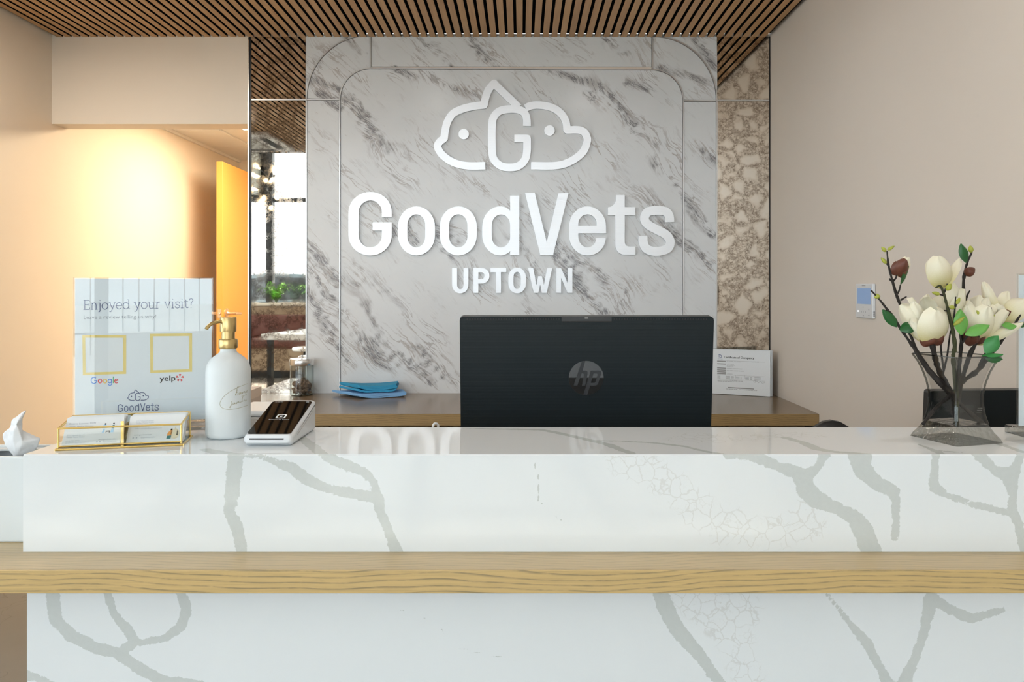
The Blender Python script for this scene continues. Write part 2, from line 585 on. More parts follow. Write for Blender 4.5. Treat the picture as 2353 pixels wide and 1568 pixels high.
    mat('chrome', (0.85, 0.85, 0.84), 0.18, 1.0)
    mat('steel', (0.72, 0.71, 0.69), 0.25, 1.0)
    t = newmat('gold')
    t.b.inputs['Base Color'].default_value = (0.83, 0.60, 0.22, 1)
    t.b.inputs['Metallic'].default_value = 1.0; t.b.inputs['Roughness'].default_value = 0.2
    mat('brass_brushed', (0.52, 0.385, 0.175), 0.3, 1.0, aniso=0.4)
    mat('satin_rose_metal', (0.80, 0.62, 0.46), 0.35, 1.0)
    mat('black_frame', (0.010, 0.010, 0.011), 0.4)
    # thin clear glass / acrylic: Fresnel reflection over a clear pass-through
    def clear(name, tint, ior=1.45, rough=0.0, edge=(0.6, 0.65, 0.65), epow=3.0, rip=0.0):
        m_ = bpy.data.materials.new(name); MATS[name] = m_
        m_.use_nodes = True
        nt = m_.node_tree
        nt.nodes.remove(nt.nodes['Principled BSDF'])
        out = nt.nodes['Material Output']
        tr = nt.nodes.new('ShaderNodeBsdfTransparent')
        gl = nt.nodes.new('ShaderNodeBsdfGlossy'); gl.inputs['Roughness'].default_value = rough
        lw = nt.nodes.new('ShaderNodeLayerWeight'); lw.inputs[0].default_value = 0.5
        p5 = nt.nodes.new('ShaderNodeMath'); p5.operation = 'POWER'; p5.inputs[1].default_value = 5.0
        nt.links.new(lw.outputs[1], p5.inputs[0])
        f0 = ((ior-1)/(ior+1))**2
        fr = nt.nodes.new('ShaderNodeMath'); fr.operation = 'MULTIPLY_ADD'; fr.inputs[1].default_value = 1-f0; fr.inputs[2].default_value = f0
        nt.links.new(p5.outputs[0], fr.inputs[0])
        pe = nt.nodes.new('ShaderNodeMath'); pe.operation = 'POWER'; pe.inputs[1].default_value = epow
        nt.links.new(lw.outputs[1], pe.inputs[0])
        mc = nt.nodes.new('ShaderNodeMix'); mc.data_type = 'RGBA'
        mc.inputs[6].default_value = (*tint, 1); mc.inputs[7].default_value = (*edge, 1)
        nt.links.new(pe.outputs[0], mc.inputs[0]); nt.links.new(mc.outputs[2], tr.inputs[0])
        ms = nt.nodes.new('ShaderNodeMixShader')
        nt.links.new(fr.outputs[0], ms.inputs[0]); nt.links.new(tr.outputs[0], ms.inputs[1]); nt.links.new(gl.outputs[0], ms.inputs[2])
        nt.links.new(ms.outputs[0], out.inputs[0])
        if rip:      # rippled surface
            tc = nt.nodes.new('ShaderNodeTexCoord'); nz = nt.nodes.new('ShaderNodeTexNoise'); nz.inputs['Scale'].default_value = 90
            bp = nt.nodes.new('ShaderNodeBump'); bp.inputs['Strength'].default_value = rip; bp.inputs['Distance'].default_value = 0.004
            nt.links.new(tc.outputs['Object'], nz.inputs['Vector']); nt.links.new(nz.outputs[0], bp.inputs['Height'])
            nt.links.new(bp.outputs[0], gl.inputs['Normal']); nt.links.new(bp.outputs[0], lw.inputs['Normal'])
    clear('clear_glass', (0.96, 0.975, 0.97))
    clear('vase_glass', (0.95, 0.95, 0.945), 1.5, 0.0, (0.30, 0.30, 0.29))
    clear('glass_edge', (0.62, 0.64, 0.63), 1.6, 0.02, (0.10, 0.10, 0.10), 1.2)
    clear('acrylic', (0.97, 0.98, 0.98), 1.45)
    clear('solid_glass', (0.84, 0.85, 0.84), 1.8, 0.03, (0.22, 0.22, 0.21), 2.0, 0.7)
    # plain ones
    mat('paper', (0.74, 0.77, 0.79), 0.6)
    mat('paper_sign', (0.78, 0.82, 0.86), 0.5)
    mat('ink_navy', (0.10, 0.13, 0.26), 0.5)
    mat('ink_grey', (0.30, 0.33, 0.38), 0.6)
    mat('ink_pale', (0.45, 0.50, 0.56), 0.6)
    mat('ink_black', (0.02, 0.02, 0.02), 0.6)
    mat('ink_mid', (0.22, 0.22, 0.22), 0.6)
    mat('ink_bar', (0.28, 0.28, 0.28), 0.6)
    mat('ink_yellow', (0.85, 0.68, 0.25), 0.6)
    mat('ink_white', (0.80, 0.82, 0.84), 0.5)
    mat('ink_blue', (0.13, 0.29, 0.75), 0.5)
    mat('ink_red', (0.75, 0.08, 0.09), 0.5)
    mat('ink_green', (0.10, 0.45, 0.18), 0.5)
    mat('ink_amber', (0.88, 0.55, 0.10), 0.5)
    mat('ink_skyblue', (0.35, 0.60, 0.85), 0.5)
    mat('ink_orange', (0.85, 0.38, 0.10), 0.5)
    mat('ink_teal', (0.03, 0.17, 0.18), 0.5)
    mat('ink_sand', (0.72, 0.66, 0.50), 0.5)
    mat('ink_gold', (0.33, 0.30, 0.17), 0.4)
    mat('white_plastic', (0.72, 0.74, 0.76), 0.35)
    mat('white_satin', (0.66, 0.70, 0.71), 0.42)
    mat('bottle_white', (0.66, 0.70, 0.71), 0.45)
    mat('tissue', (0.72, 0.73, 0.74), 0.85, bump=0.4, scale=60)
    mat('dark_gap', (0.02, 0.02, 0.02), 0.8)
    # dark monitor shell with fine ribs
    t = newmat('monitor_shell')
    p = t.obj(); z = t.xyz(p)[2]
    w = t.math('SINE', t.math('MULTIPLY', z, 2*math.pi/0.0032))
    t.b.inputs['Base Color'].default_value = (0.007, 0.0125, 0.0155, 1)
    t.b.inputs['Roughness'].default_value = 0.42
    t.b.inputs['Specular IOR Level'].default_value = 0.2
    t.bump(w, 0.10, 0.0003)
    mat('black_plastic', (0.012, 0.012, 0.013), 0.35)
    mat('black_gloss', (0.01, 0.012, 0.014), 0.04, spec=0.8)
    mat('shell_plain', (0.020, 0.023, 0.027), 0.45)
    mat('screen_black', (0.008, 0.007, 0.006), 0.03, spec=0.5)
    mat('screen_blue', (0.16, 0.25, 0.42), 0.25, emit=(0.25, 0.36, 0.58), estr=0.25)
    mat('grey_plastic', (0.50, 0.48, 0.46), 0.4)
    mat('door_paint', (0.74, 0.385, 0.085), 0.45)
    mat('cloth_blue', (0.035, 0.30, 0.52), 0.9, bump=0.3, scale=300)
    mat('cloth_pale', (0.22, 0.45, 0.76), 0.9, bump=0.3, scale=300)
    mat('treat', (0.17, 0.11, 0.075), 0.8, bump=0.8, scale=150, vary=0.5)
    mat('lamp_panel', (1, 0.9, 0.75), 0.5, emit=(1.0, 0.74, 0.42), estr=18.0)
    mat('lamp_white', (1, 0.97, 0.93), 0.5, emit=(1.0, 0.95, 0.88), estr=6.0)
    mat('bulb', (1, 0.9, 0.75), 0.4, emit=(1.0, 0.80, 0.50), estr=14.0)
    mat('leather', (0.14, 0.045, 0.03), 0.5)
    mat('planter_cream', (0.62, 0.56, 0.46), 0.6)
    mat('bench_tan', (0.36, 0.26, 0.17), 0.6)
    mat('fern', (0.14, 0.36, 0.05), 0.6, vary=0.4, scale=30)
    mat('soil', (0.04, 0.03, 0.02), 0.9)
    mat('table_white', (0.85, 0.85, 0.84), 0.3)
    mat('pale_grey', (0.55, 0.56, 0.54), 0.5)
    mat('pavement', (0.62, 0.61, 0.58), 0.9, vary=0.1)
    mat('car_paint', (0.10, 0.13, 0.15), 0.2, coat=0.5)
    mat('car_glass', (0.02, 0.025, 0.03), 0.05)
    mat('rubber', (0.015, 0.015, 0.015), 0.8)
    mat('facade', (0.75, 0.74, 0.70), 0.8)
    # flowers
    def petalmat():
        t = newmat('petal')
        o = t.obj(); y = t.xyz(o)[1]
        n = t.noise(o, 40, 3)
        c = t.mix(t.ss(t.math('ADD', y, t.math('MULTIPLY', n, 0.25)), 0.05, 0.95), (0.52, 0.45, 0.15), (0.76, 0.71, 0.55))  # yellower base, deepened to stand in for shade between overlapping petals
        t.l(c, t.b.inputs['Base Color']); t.b.inputs['Roughness'].default_value = 0.5
        t.b.inputs['Subsurface Weight'].default_value = 0.08
        t.b.inputs['Subsurface Radius'].default_value = (0.01, 0.008, 0.004)
    petalmat()
    mat('calyx', (0.105, 0.028, 0.013), 0.5, vary=0.5, scale=60)
    mat('calyx_green', (0.10, 0.11, 0.03), 0.5, vary=0.4, scale=60)
    mat('bud_green', (0.33, 0.35, 0.045), 0.5, vary=0.4, scale=80)
    mat('leaf_dark', (0.008, 0.085, 0.014), 0.35, vary=0.4, scale=50)
    mat('leaf_light', (0.12, 0.34, 0.06), 0.45, vary=0.25, scale=50)
    mat('leaf_mid', (0.03, 0.20, 0.045), 0.4, vary=0.3, scale=50)
    mat('bark', (0.020, 0.015, 0.012), 0.85, bump=1.0, scale=180, vary=0.5)
    mat('bark_moss', (0.040, 0.042, 0.014), 0.85, bump=1.0, scale=180, vary=0.6)
make_materials()
M = MATS

# ================================================================== STRUCTURE
XL = WX(119); XR = WX(1770)          # left and right walls
XO = WX(571)                         # left end of the sign wall, side of the opening
ZC = WZ(85)                          # underside of the ceiling slats
YC = 0.54                            # the slatted ceiling ends here, the lobby beyond is higher
YE = 6.24                            # end wall of the hall
YWIN = -4.18                         # shop windows
XLOB = -6.0
HLOB = 3.55
HHALL = 2.33

fl = MB()
fl.box(XLOB, XR + 0.1, YWIN - 0.1, YE + 0.1, -0.06, 0.0)
struct(fl.build('floor', M['floor_tile']))
struct(MB().box(XR, XR + 0.1, YWIN - 0.1, ZW + 0.2, 0, HLOB).build('wall_right', M['wall_beige']))
wl = MB().box(XL - 0.1, XL, 2.5, YE + 0.1, 0, ZC + 0.05)
struct(wl.build('wall_left', M['wall_cream']))
struct(MB().box(XLOB, XL - 0.1, 2.5, 2.6, 0, HLOB).build('wall_lobby_back', M['lobby_wall']))
struct(MB().box(-0.80, XR + 0.1, YWIN - 0.1, YWIN + 0.05, 0, 0.9).build('wall_front', M['lobby_wall']))
struct(MB().box(XLOB - 0.1, XR + 0.1, YWIN - 0.1, YC, HLOB, HLOB + 0.1).build('ceiling_lobby', M['white_paint']))
struct(MB().box(XLOB - 0.1, XL, YC, 2.6, HLOB, HLOB + 0.1).build('ceiling_lobby_side', M['white_paint']))
struct(MB().box(XL - 0.8, XL - 0.7, YC, 2.5, ZC, HLOB).build('wall_bulkhead_side', M['lobby_wall']))
struct(MB().box(XL - 0.7, XL, YC, 2.5, ZC, ZC + 0.05).build('ceiling_soffit', M['white_paint']))
# header over the opening, hall behind it
struct(MB().box(XL, XO, ZW, ZW + 0.125, WZ(285), ZC + 0.03).build('wall_header', M['wall_cream']))
struct(MB().box(XL - 0.1, 0.3, YE, YE + 0.1, 0, HHALL + 0.1).build('wall_end', M['wall_cream']))
struct(MB().box(0.3, 0.4, ZW + 0.2, YE + 0.1, 0, HHALL + 0.1).build('wall_hall_right', M['wall_cream']))
hc = struct(MB().box(XL, 0.3, ZW + 0.125, YE, HHALL + 0.012, HHALL + 0.06).build('ceiling_hall', M['white_paint']))
tile = MB().bbox(-0.296, 0.296, -0.296, 0.296, 0.0, 0.012, 0.002, 1).mesh('ceiling_tile')
tile.materials.append(M['white_paint'])
for i in range(4):
    for j in range(4):
        cx, cy = XL + 0.166 + 0.6*i, 4.15 + 0.6*j
        if i in (1, 2) and j == 1: continue          # the lit panel and the added one sit here
        o = bpy.data.objects.new('ceiling_tile', tile); COL.objects.link(o)
        o.location = (cx, cy, HHALL); o.parent = hc
        if i == 0: o.scale.x = 0.54; o.location.x = XL + 0.302 - 0.139 + 0.0
for cx, cy, watt, lb in ((XL + 0.766, 4.75, 12.0, 'square lit panel light in the hall ceiling nearest the left wall'), (XL + 1.366, 4.75, 15.0, 'added square panel light in the hall ceiling, unseen behind the sign wall')):  # second panel added out of view to even out the hall light
    pl = thing('ceiling_panel_light', lb, 'ceiling light', (cx, cy, HHALL))
    MB().bbox(-0.296, 0.296, -0.296, 0.296, 0.002, 0.012, 0.002, 1).build('frame', M['white_paint'], pl, local=True)
    MB().box(-0.27, 0.27, -0.27, 0.27, -0.002, 0.004).build('diffuser', M['lamp_panel'], pl, local=True)
    hl = bpy.data.lights.new('hall_light', 'AREA'); hl.shape = 'SQUARE'; hl.size = 0.5
    hl.energy = watt; hl.color = (1.0, 0.87, 0.71)
    hlo = bpy.data.objects.new('hall_light', hl); COL.objects.link(hlo)
    hlo.location = (0, 0, -0.006); hlo.parent = pl
# wall cove moulding where hall wall meets its ceiling
struct(MB().box(XL, XL + 0.02, ZW + 0.13, YE, HHALL - 0.02, HHALL).build('trim_1', M['white_paint']))

# ---- door standing open in the hall
DZ = 5.19
dx0, dx1 = (497 - VX)*DZ/F, (512 - VX)*DZ/F
dt = CH + (VY - 371)*DZ/F
dr = thing('door_1', 'yellow painted door standing open in the lit hall', 'door', (dx0, DZ, 0), kind='structure')
MB().bbox(dx0, dx1, DZ, DZ + 0.91, 0.008, dt, 0.002, 1).build('leaf', M['door_paint'], dr)
hz = CH + (VY - 721)*DZ/F
lp = MB().bbox(dx0 + 0.010, dx1 - 0.010, DZ - 0.0025, DZ + 0.002, hz - 0.029, hz + 0.029, 0.001, 1)
lt = lp.build('latch_plate', M['satin_rose_metal'], dr)
ym = Matrix.Rotation(R(90), 4, 'X')
MB().lathe([(0.0001, -0.012), (0.009, -0.010), (0.011, 0.0), (0.011, 0.004)], m=Matrix.Translation((0.5*(dx0+dx1), DZ - 0.004, hz)) @ Matrix.Rotation(R(-90), 4, 'X'), n=16).build('latch_bolt', M['satin_rose_metal'], lt, smooth=40)
for sgn, xs in ((1, dx1), (-1, dx0)):
    mm = Matrix.Translation((xs, DZ + 0.06, hz)) @ Matrix.Rotation(R(90*sgn), 4, 'Y')
    h = MB().lathe([(0.0355, 0.0), (0.0355, 0.006), (0.031, 0.010), (0.016, 0.011), (0.0125, 0.016), (0.011, 0.045), (0.013, 0.058), (0.0001, 0.062)], m=mm, n=28)
    ho = h.build('handle', M['satin_rose_metal'], dr, smooth=40)
    lv = MB()
    x2 = xs + sgn*0.050
    lv.tube([(x2, DZ + 0.055, hz), (x2 + sgn*0.012, DZ + 0.09, hz - 0.001), (x2 + sgn*0.010, DZ + 0.175, hz - 0.004)], [0.012, 0.0105, 0.008], 12)
    lv.tube([(xs + sgn*0.03, DZ + 0.056, hz), (x2 + sgn*0.026, DZ + 0.05, hz + 0.002)], [0.011, 0.008], 12)
    lv.build('lever', M['satin_rose_metal'], ho, smooth=50)

# ---- slatted ceiling
ceil = struct(MB().box(XL, XR, YC, ZW + 0.012, ZC + 0.021, ZC + 0.06).build('ceiling', M['black_felt']))
struct(MB().box(XL - 0.8, XR + 0.1, YC - 0.02, YC, ZC - 0.004, HLOB).build('wall_bulkhead', M['black_frame']))
pitch = 0.0433
sw = 0.0292
sm = MB().bbox(-sw/2, sw/2, -(ZW - YC)/2, (ZW - YC)/2, 0, 0.0205, 0.0012, 1).mesh('slat')
sm.materials.append(M['slat_oak']); sm.materials.append(M['black_felt'])
for p_ in sm.polygons:
    if abs(p_.normal.x) > 0.9: p_.material_index = 1      # the sides are stained black
x00 = WX(1204) + pitch/2
i0 = int(math.ceil((XL - x00)/pitch)); i1 = int(math.floor((XR - x00)/pitch))
for i in range(i0, i1 + 1):
    x = x00 + i*pitch
    x = min(max(x, XL + sw/2 + 0.001), XR - sw/2 - 0.001)
    o = bpy.data.objects.new('slat', sm); COL.objects.link(o)
    o.location = (x, (ZW + YC)/2, ZC + rnd.uniform(-0.0006, 0.0006)); o.parent = ceil

# ---- unseen downlights added in the slatted ceiling to brighten the back of the room
def unseen_downlight(x, y, watt, label, colr=(1.0, 0.97, 0.93)):
    t = thing('unseen_downlight', label, 'ceiling light', (x, y, ZC))
    MB().lathe([(0.050, -0.006), (0.062, -0.006), (0.064, -0.001), (0.064, 0.012), (0.050, 0.012), (0.050, -0.006)], n=32, cap=False).build('ring', M['white_plastic'], t, smooth=40, local=True)
    MB().lathe([(0.0001, 0.004), (0.050, 0.004), (0.050, 0.010), (0.0001, 0.010)], n=32).build('lens', M['lamp_white'], t, local=True)
    l = bpy.data.lights.new('unseen_lamp', 'AREA'); l.shape = 'DISK'; l.size = 0.098; l.energy = watt; l.color = colr
    o = bpy.data.objects.new('unseen_lamp', l); COL.objects.link(o); o.location = (0, 0, -0.004); o.parent = t
unseen_downlight(0.72, 1.33, 2.8, 'round unseen lamp in the slatted ceiling above the vase end of the desk')  # placed after the soft lamp glow on the marble
unseen_downlight(-0.30, 1.33, 3.0, 'round unseen lamp added in the slatted ceiling above the payment terminal end of the desk')
unseen_downlight(0.42, 2.55, 1.5, 'round unseen lamp added in the slatted ceiling nearer the right end of the sign wall')
unseen_downlight(-0.55, 2.55, 1.5, 'round unseen lamp added in the slatted ceiling nearer the left end of the sign wall')
unseen_downlight(-2.08, 2.75, 7.0, 'round warm unseen lamp added in the slatted ceiling close to the left wall', (1.0, 0.87, 0.72))  # warm pair added out of view to brighten the header and left wall
unseen_downlight(-2.02, 2.10, 13.0, 'round warm unseen lamp added in the slatted ceiling before the opening to the hall', (1.0, 0.87, 0.72))

# ---- sign wall: body, marble panels, metal inlay
wb = struct(MB().box(XO, XR, ZW + 0.013, ZW + 0.2, 0, ZC + 0.02).build('wall_back', M['wall_cream']))
BOT = 906.0
def wfn(off):
    return lambda u, v, w: Vector((WX(u), ZW + off + w, WZ(v)))
MV = [
 [(786,215,.5),(815,250,1),(840,290,1),(850,310,1),(872,332,.7),(900,350,.5),(940,370,.3)],
 [(800,205,.6),(830,250,.9),(860,300,.8),(880,330,.5),(950,340,.3)],
 [(700,175,.5),(740,190,.8),(780,205,.7)], [(735,215,.9),(770,240,1),(785,255,.5)],
 [(1078,85,.8),(1110,130,.9),(1150,155,.6)], [(955,90,.6),(1000,115,.8),(1035,150,.6)],
 [(800,88,.6),(835,120,.6)], [(905,158,.8),(950,175,.6)], [(970,170,.4),(1030,200,.6),(1100,220,.5)],
 [(1250,158,.6),(1300,175,.7),(1370,195,.9),(1410,225,.9),(1440,270,1),(1452,285,1),(1475,318,.5),(1560,340,.5)],
 [(1350,215,.9),(1388,245,.6)], [(1440,190,.7),(1495,205,.8)], [(1600,90,.8),(1640,150,.8)], [(1395,90,.7),(1450,130,.6)],
 [(1520,155,.7),(1570,175,.6),(1640,195,.5)],
 [(1600,330,.5),(1640,370,.9)], [(1500,370,.7),(1530,400,.6)], [(890,370,.4),(915,400,.6)],
 [(703,555,.6),(740,600,.8),(780,645,.7)], [(703,610,.8),(735,650,.9),(782,722,1)],
 [(703,670,.7),(730,715,.9),(760,770,.9),(782,810,.9),(805,850,.7)],
 [(784,720,.6),(815,760,.8),(845,800,.9),(870,840,.7)], [(850,780,.8),(880,825,1),(905,850,.6)],
 [(835,700,.6),(870,755,.6),(900,800,.6),(930,830,1),(960,850,.9),(1000,885,.8)], [(945,790,.6),(1000,840,.7),(1050,880,.6)],
 [(1200,480,.6),(1235,530,.8),(1280,590,.9),(1320,640,1),(1345,680,1),(1390,722,.9)],
 [(1185,545,.6),(1230,610,.8),(1260,660,.5)], [(1275,555,.7),(1330,600,.7),(1385,635,1),(1390,660,.5)],
 [(1400,640,.4),(1440,665,.7)], [(1480,440,.6),(1520,500,.8),(1550,540,.8),(1600,580,.9),(1640,612,.9)],
 [(1555,430,.6),(1600,490,.8),(1640,540,.9)], [(985,500,.4),(1012,560,.9),(1050,600,.6)], [(900,498,.5),(915,535,1)],
 [(935,520,.7),(960,560,1)], [(1030,525,.6),(1060,560,.6)], [(880,565,.3),(905,610,.4)], [(810,600,.3),(870,660,.5),(930,690,.3)],
 [(785,630,.3),(820,650,.6)], [(1430,700,.6),(1460,730,.5)], [(1190,700,.4),(1220,725,.5)], [(1420,610,.3),(1500,670,.4)],
]
mlines = []
def dens_at(pts):
    d = np.zeros(len(pts))
    for ln in MV:
        for a, b in zip(ln[:-1], ln[1:]):
            A = np.array((WX(a[0]), WZ(a[1]))); B = np.array((WX(b[0]), WZ(b[1]))); ba = B - A
            h = np.clip(((pts - A) @ ba)/max(1e-9, ba @ ba), 0, 1)
            q = np.linalg.norm(pts - A - h[:, None]*ba, axis=1)
            s = a[2] + (b[2]-a[2])*h
            d = np.maximum(d, s*np.exp(-(q/0.028)**2))
    return d
def panel(name, loops, off=0.0, step=0.035):
    t = MB().plate(loops, wfn(off), 0.012)
    bm = bmesh.new()
    vs = [bm.verts.new(p) for p in t.v]
    for f in t.f:
        try: bm.faces.new([vs[i] for i in f])
        except ValueError: pass
    bmesh.ops.recalc_face_normals(bm, faces=list(bm.faces))
    xs = [p.x for p in t.v]; zs = [p.z for p in t.v]
    for ax, lo, hi in ((0, min(xs), max(xs)), (2, min(zs), max(zs))):
        c = math.ceil(lo/step)*step
        while c < hi:
            co = [0, 0, 0]; no = [0, 0, 0]; co[ax] = c; no[ax] = 1
            bmesh.ops.bisect_plane(bm, geom=list(bm.verts) + list(bm.edges) + list(bm.faces), plane_co=co, plane_no=no, dist=1e-6)
            c += step
    me = bpy.data.meshes.new(name); bm.to_mesh(me); bm.free()
    pts = np.array([(v.co.x, v.co.z) for v in me.vertices])
    a = me.attributes.new('dens', 'FLOAT', 'POINT')
    a.data.foreach_set('value', dens_at(pts).astype(np.float32))
    me.materials.append(M['marble'])
    o = bpy.data.objects.new(name, me); COL.objects.link(o); o.parent = wb
    return o
g_ = 2.1
C1 = (852, 228); C2 = (1499, 231)
def arc(c, r, a0, a1, n=20):
    return [(c[0] + r*math.cos(R(a0 + (a1-a0)*i/n)), c[1] + r*math.sin(R(a0 + (a1-a0)*i/n))) for i in range(n+1)]
panel('marble_panel', [arc(C1, 71-g_, 180, 270) + arc(C2, 71-g_, 270, 360) + [(1570-g_, BOT), (781+g_, BOT)]])
panel('marble_panel', [[(705, 229+g_), (781-g_, 229+g_), (781-g_, BOT), (705, BOT)]])
panel('marble_panel', [[(1570+g_, 232+g_), (1645, 232+g_), (1645, BOT), (1570+g_, BOT)]])
panel('marble_panel', [[(852+g_, 83), (1499-g_, 83), (1499-g_, 157-g_*2), (852+g_, 157-g_*2)]])
aL = math.degrees(math.acos((228-83)/148.0)); 
oa = [p for p in arc(C1, 148-g_, 180, 270-aL)] + [(852-g_, 83)]
panel('marble_panel', [oa + [(852-g_, 157)] + arc(C1, 71+g_, 270, 180) + [(704+g_, 228-g_)]][:1])
panel('marble_panel', [arc(C1, 148+g_, 180, 270-aL) + [(703, 83)]])
aR = math.degrees(math.acos((231-83)/148.0))
panel('marble_panel', [[(1499+g_, 83)] + arc(C2, 148-g_, 270+aR, 360) + [(1570+g_, 231-g_)] + arc(C2, 71+g_, 360, 270)])
panel('marble_panel', [arc(C2, 148+g_, 360, 270+aR) + [(1647, 83)]])
def strip(pts, w=4.0):
    MB().ribbon(pts, w, wfn(-0.004), 0.016).build('metal_strip', M['trim_silver'], wb, smooth=40)
strip([(781, BOT)] + arc(C1, 71, 180, 270) + arc(C2, 71, 270, 360) + [(1570, BOT)], 2.8)
strip([(704, BOT)] + arc(C1, 148, 180, 270-aL), 2.6)
strip(arc(C2, 148, 270+aR, 360) + [(1646, BOT)], 2.8)
strip([(852, 83), (852, 155)], 3.0); strip([(1499, 83), (1499, 158)], 3.0)
strip([(704, 229), (781, 229)], 3.0); strip([(1570, 232), (1645, 232)], 3.0)
sh = MB().box(XO, XR, ZW - 0.001, ZW + 0.013, 0, WZ(BOT)).build('backing_board', M['wall_cream'], wb)

# ---- antique mirrors on either side of the marble
def mirror(x0, x1, y0, ym_, y1, label):
    t = thing('antique_mirror', label, 'mirror', (WX((x0+x1)/2), ZW, WZ(y1)))
    for a, b in ((y0, ym_-2), (ym_+2, y1)):
        MB().box(WX(x0), WX(x1), ZW - 0.0005, ZW + 0.010, WZ(b), WZ(a)).build('mirror_pane', M['antique_mirror'], t)
    MB().box(WX(x0), WX(x1), ZW - 0.003, ZW + 0.010, WZ(ym_+1.6), WZ(ym_-1.6)).build('metal_strip', M['trim_silver'], t)
    return t
ml = mirror(578, 702, 84, 229, 905, 'tall foxed mirror strip left of the marble, reflecting windows and ferns')
MB().box(WX(574), WX(577.5), ZW - 0.004, ZW + 0.010, WZ(905), WZ(84)).build('edge_strip', M['black_plastic'], ml)
MB().box(WX(570.5), WX(573.8), ZW - 0.008, ZW + 0.012, WZ(905), WZ(84)).build('corner_trim', M['steel'], ml)
mr = mirror(1648, 1767, 84, 231, 905, 'tall foxed mirror strip right of the marble, reflecting the beige wall')
MB().box(WX(1767.3), WX(1769.5), ZW - 0.003, ZW + 0.010, WZ(905), WZ(84)).build('edge_strip', M['black_plastic'], mr)

# ================================================================== SIGN ON THE MARBLE
LET = -0.014      # letters stand off the panel
LTH = 0.0135
def zf(u0, v0, s, off=LET):
    return lambda u, v, w: Vector((WX(u0 + u/s), ZW + off + w, WZ(v0 + v/s)))
GOOD = {
 'G': [path([('L',357,234),('L',290,234),('L',290,200),('C',290,122,212,122),('C',133,122,133,205),('L',133,355),('C',133,438,212,438),('C',290,438,290,360),('L',290,325),('L',228,325),('L',228,270),('L',357,270),('L',357,355),('C',357,493,212,493),('C',65,493,65,355),('L',65,205),('C',65,65,212,65),('C',357,65,357,200)])],
 'o': [rrect(398,162,648,493,125,138), rrect(462,216,582,438,60,72)],
 'o2': [rrect(680,162,930,493,125,138), rrect(743,216,866,438,61,72)],
 'd': [path([('L',1154,90),('L',1216,90),('L',1216,490),('L',1154,490),('L',1154,464),('C',1128,493,1088,493),('C',966,493,966,355),('L',966,300),('C',966,162,1088,162),('C',1132,162,1154,192)]),
       path([('L',1154,290),('C',1154,217,1092,217),('C',1030,217,1030,290),('L',1030,366),('C',1030,438,1092,438),('C',1154,438,1154,366)])],
 'V': [[(1254,72),(1320,72),(1400,402),(1480,72),(1547,72),(1443,490),(1357,490)]],
 'e': [path([('L',1800,343),('L',1613,343),('L',1613,368),('C',1613,438,1675,438),('C',1733,438,1733,375),('L',1797,375),('C',1797,493,1675,493),('C',1550,493,1550,355),('L',1550,300),('C',1550,162,1675,162),('C',1800,162,1800,300)]),
       path([('L',1613,293),('L',1613,280),('C',1613,216,1675,216),('C',1736,216,1736,280),('L',1736,293)])],
 't': [path([('L',1868,86),('L',1925,86),('L',1925,168),('L',1997,168),('L',1997,222),('L',1925,222),('L',1925,402),('C',1925,433,1957,433),('L',1997,433),('L',1997,488),('L',1925,488),('C',1861,488,1861,420),('L',1861,222),('L',1812,222),('L',1812,168),('C',1864,168,1868,112)])],
}
S_LINE = [(2228,268),(2225,228),(2200,197),(2142,189),(2080,200),(2058,242),(2078,282),(2140,318),(2200,350),(2231,395),(2215,445),(2142,466),(2075,450),(2050,405),(2050,362)]
UP = {
 'U': [path([('L',763,577),('L',797,577),('L',797,690),('C',797,720,818,720),('C',840,720,840,690),('L',840,577),('L',873,577),('L',873,690),('C',873,748,818,748),('C',763,748,763,690)])],
 'P': [path([('L',907,577),('L',965,577),('C',1015,577,1015,629),('C',1015,682,965,682),('L',940,682),('L',940,745),('L',907,745)]),
       path([('L',940,606),('L',962,606),('C',981,606,981,629),('C',981,653,962,653),('L',940,653)])],
 'T': [[(1022,577),(1128,577),(1128,606),(1092,606),(1092,745),(1059,745),(1059,606),(1022,606)]],
 'O': [rrect(1142,574,1260,748,59,64), rrect(1176,604,1226,718,25,34)],
 'W': [[(1275,577),(1309,577),(1331,692),(1343,632),(1368,632),(1381,692),(1404,577),(1438,577),(1400,745),(1368,745),(1356,690),(1344,745),(1313,745)]],
 'N': [[(1465,577),(1497,577),(1541,678),(1541,577),(1573,577),(1573,745),(1541,745),(1497,644),(1497,745),(1465,745)]],
}
f7 = zf(780, 420, 2.941)
sg = thing('wall_lettering', 'large brushed metal GoodVets lettering on the marble wall', 'lettering', (WX(1176), ZW, WZ(587)))
for k in ('G', 'o', 'o2', 'd', 'V', 'e', 't'):
    MB().plate(GOOD[k], f7, LTH).build('letter', M['brushed_metal'], sg, smooth=25)
MB().ribbon([tuple(p)[:2] for p in catmull([(x, y, 0) for x, y in S_LINE], 6)], 60, f7, LTH).build('letter', M['brushed_metal'], sg, smooth=25)
su = thing('wall_lettering', 'smaller brushed metal capitals spelling UPTOWN below the large lettering', 'lettering', (WX(1177), ZW, WZ(674)))
for k in 'UPTOWN':
    MB().plate(UP[k], f7, LTH).build('letter', M['brushed_metal'], su, smooth=25)
LOGO_L = [[(832,1187),(600,1187),(430,1142),(305,1055),(248,960),(268,900),(328,850)],
          [(328,850),(340,750),(372,640),(440,545),(560,487),(700,455),(815,442)],
          [(815,442),(832,360),(872,255),(938,178)]]
LOGO_EAR = [(938,178),(1010,250),(1240,470)]
LOGO_R = [[(1392,1187),(1700,1185),(1880,1130),(2020,1025),(2077,900),(2072,830),(2040,775),(1970,748),(1832,748)],
          [(1832,748),(1815,640),(1750,540),(1640,470),(1480,442),(1380,455),(1325,480)]]
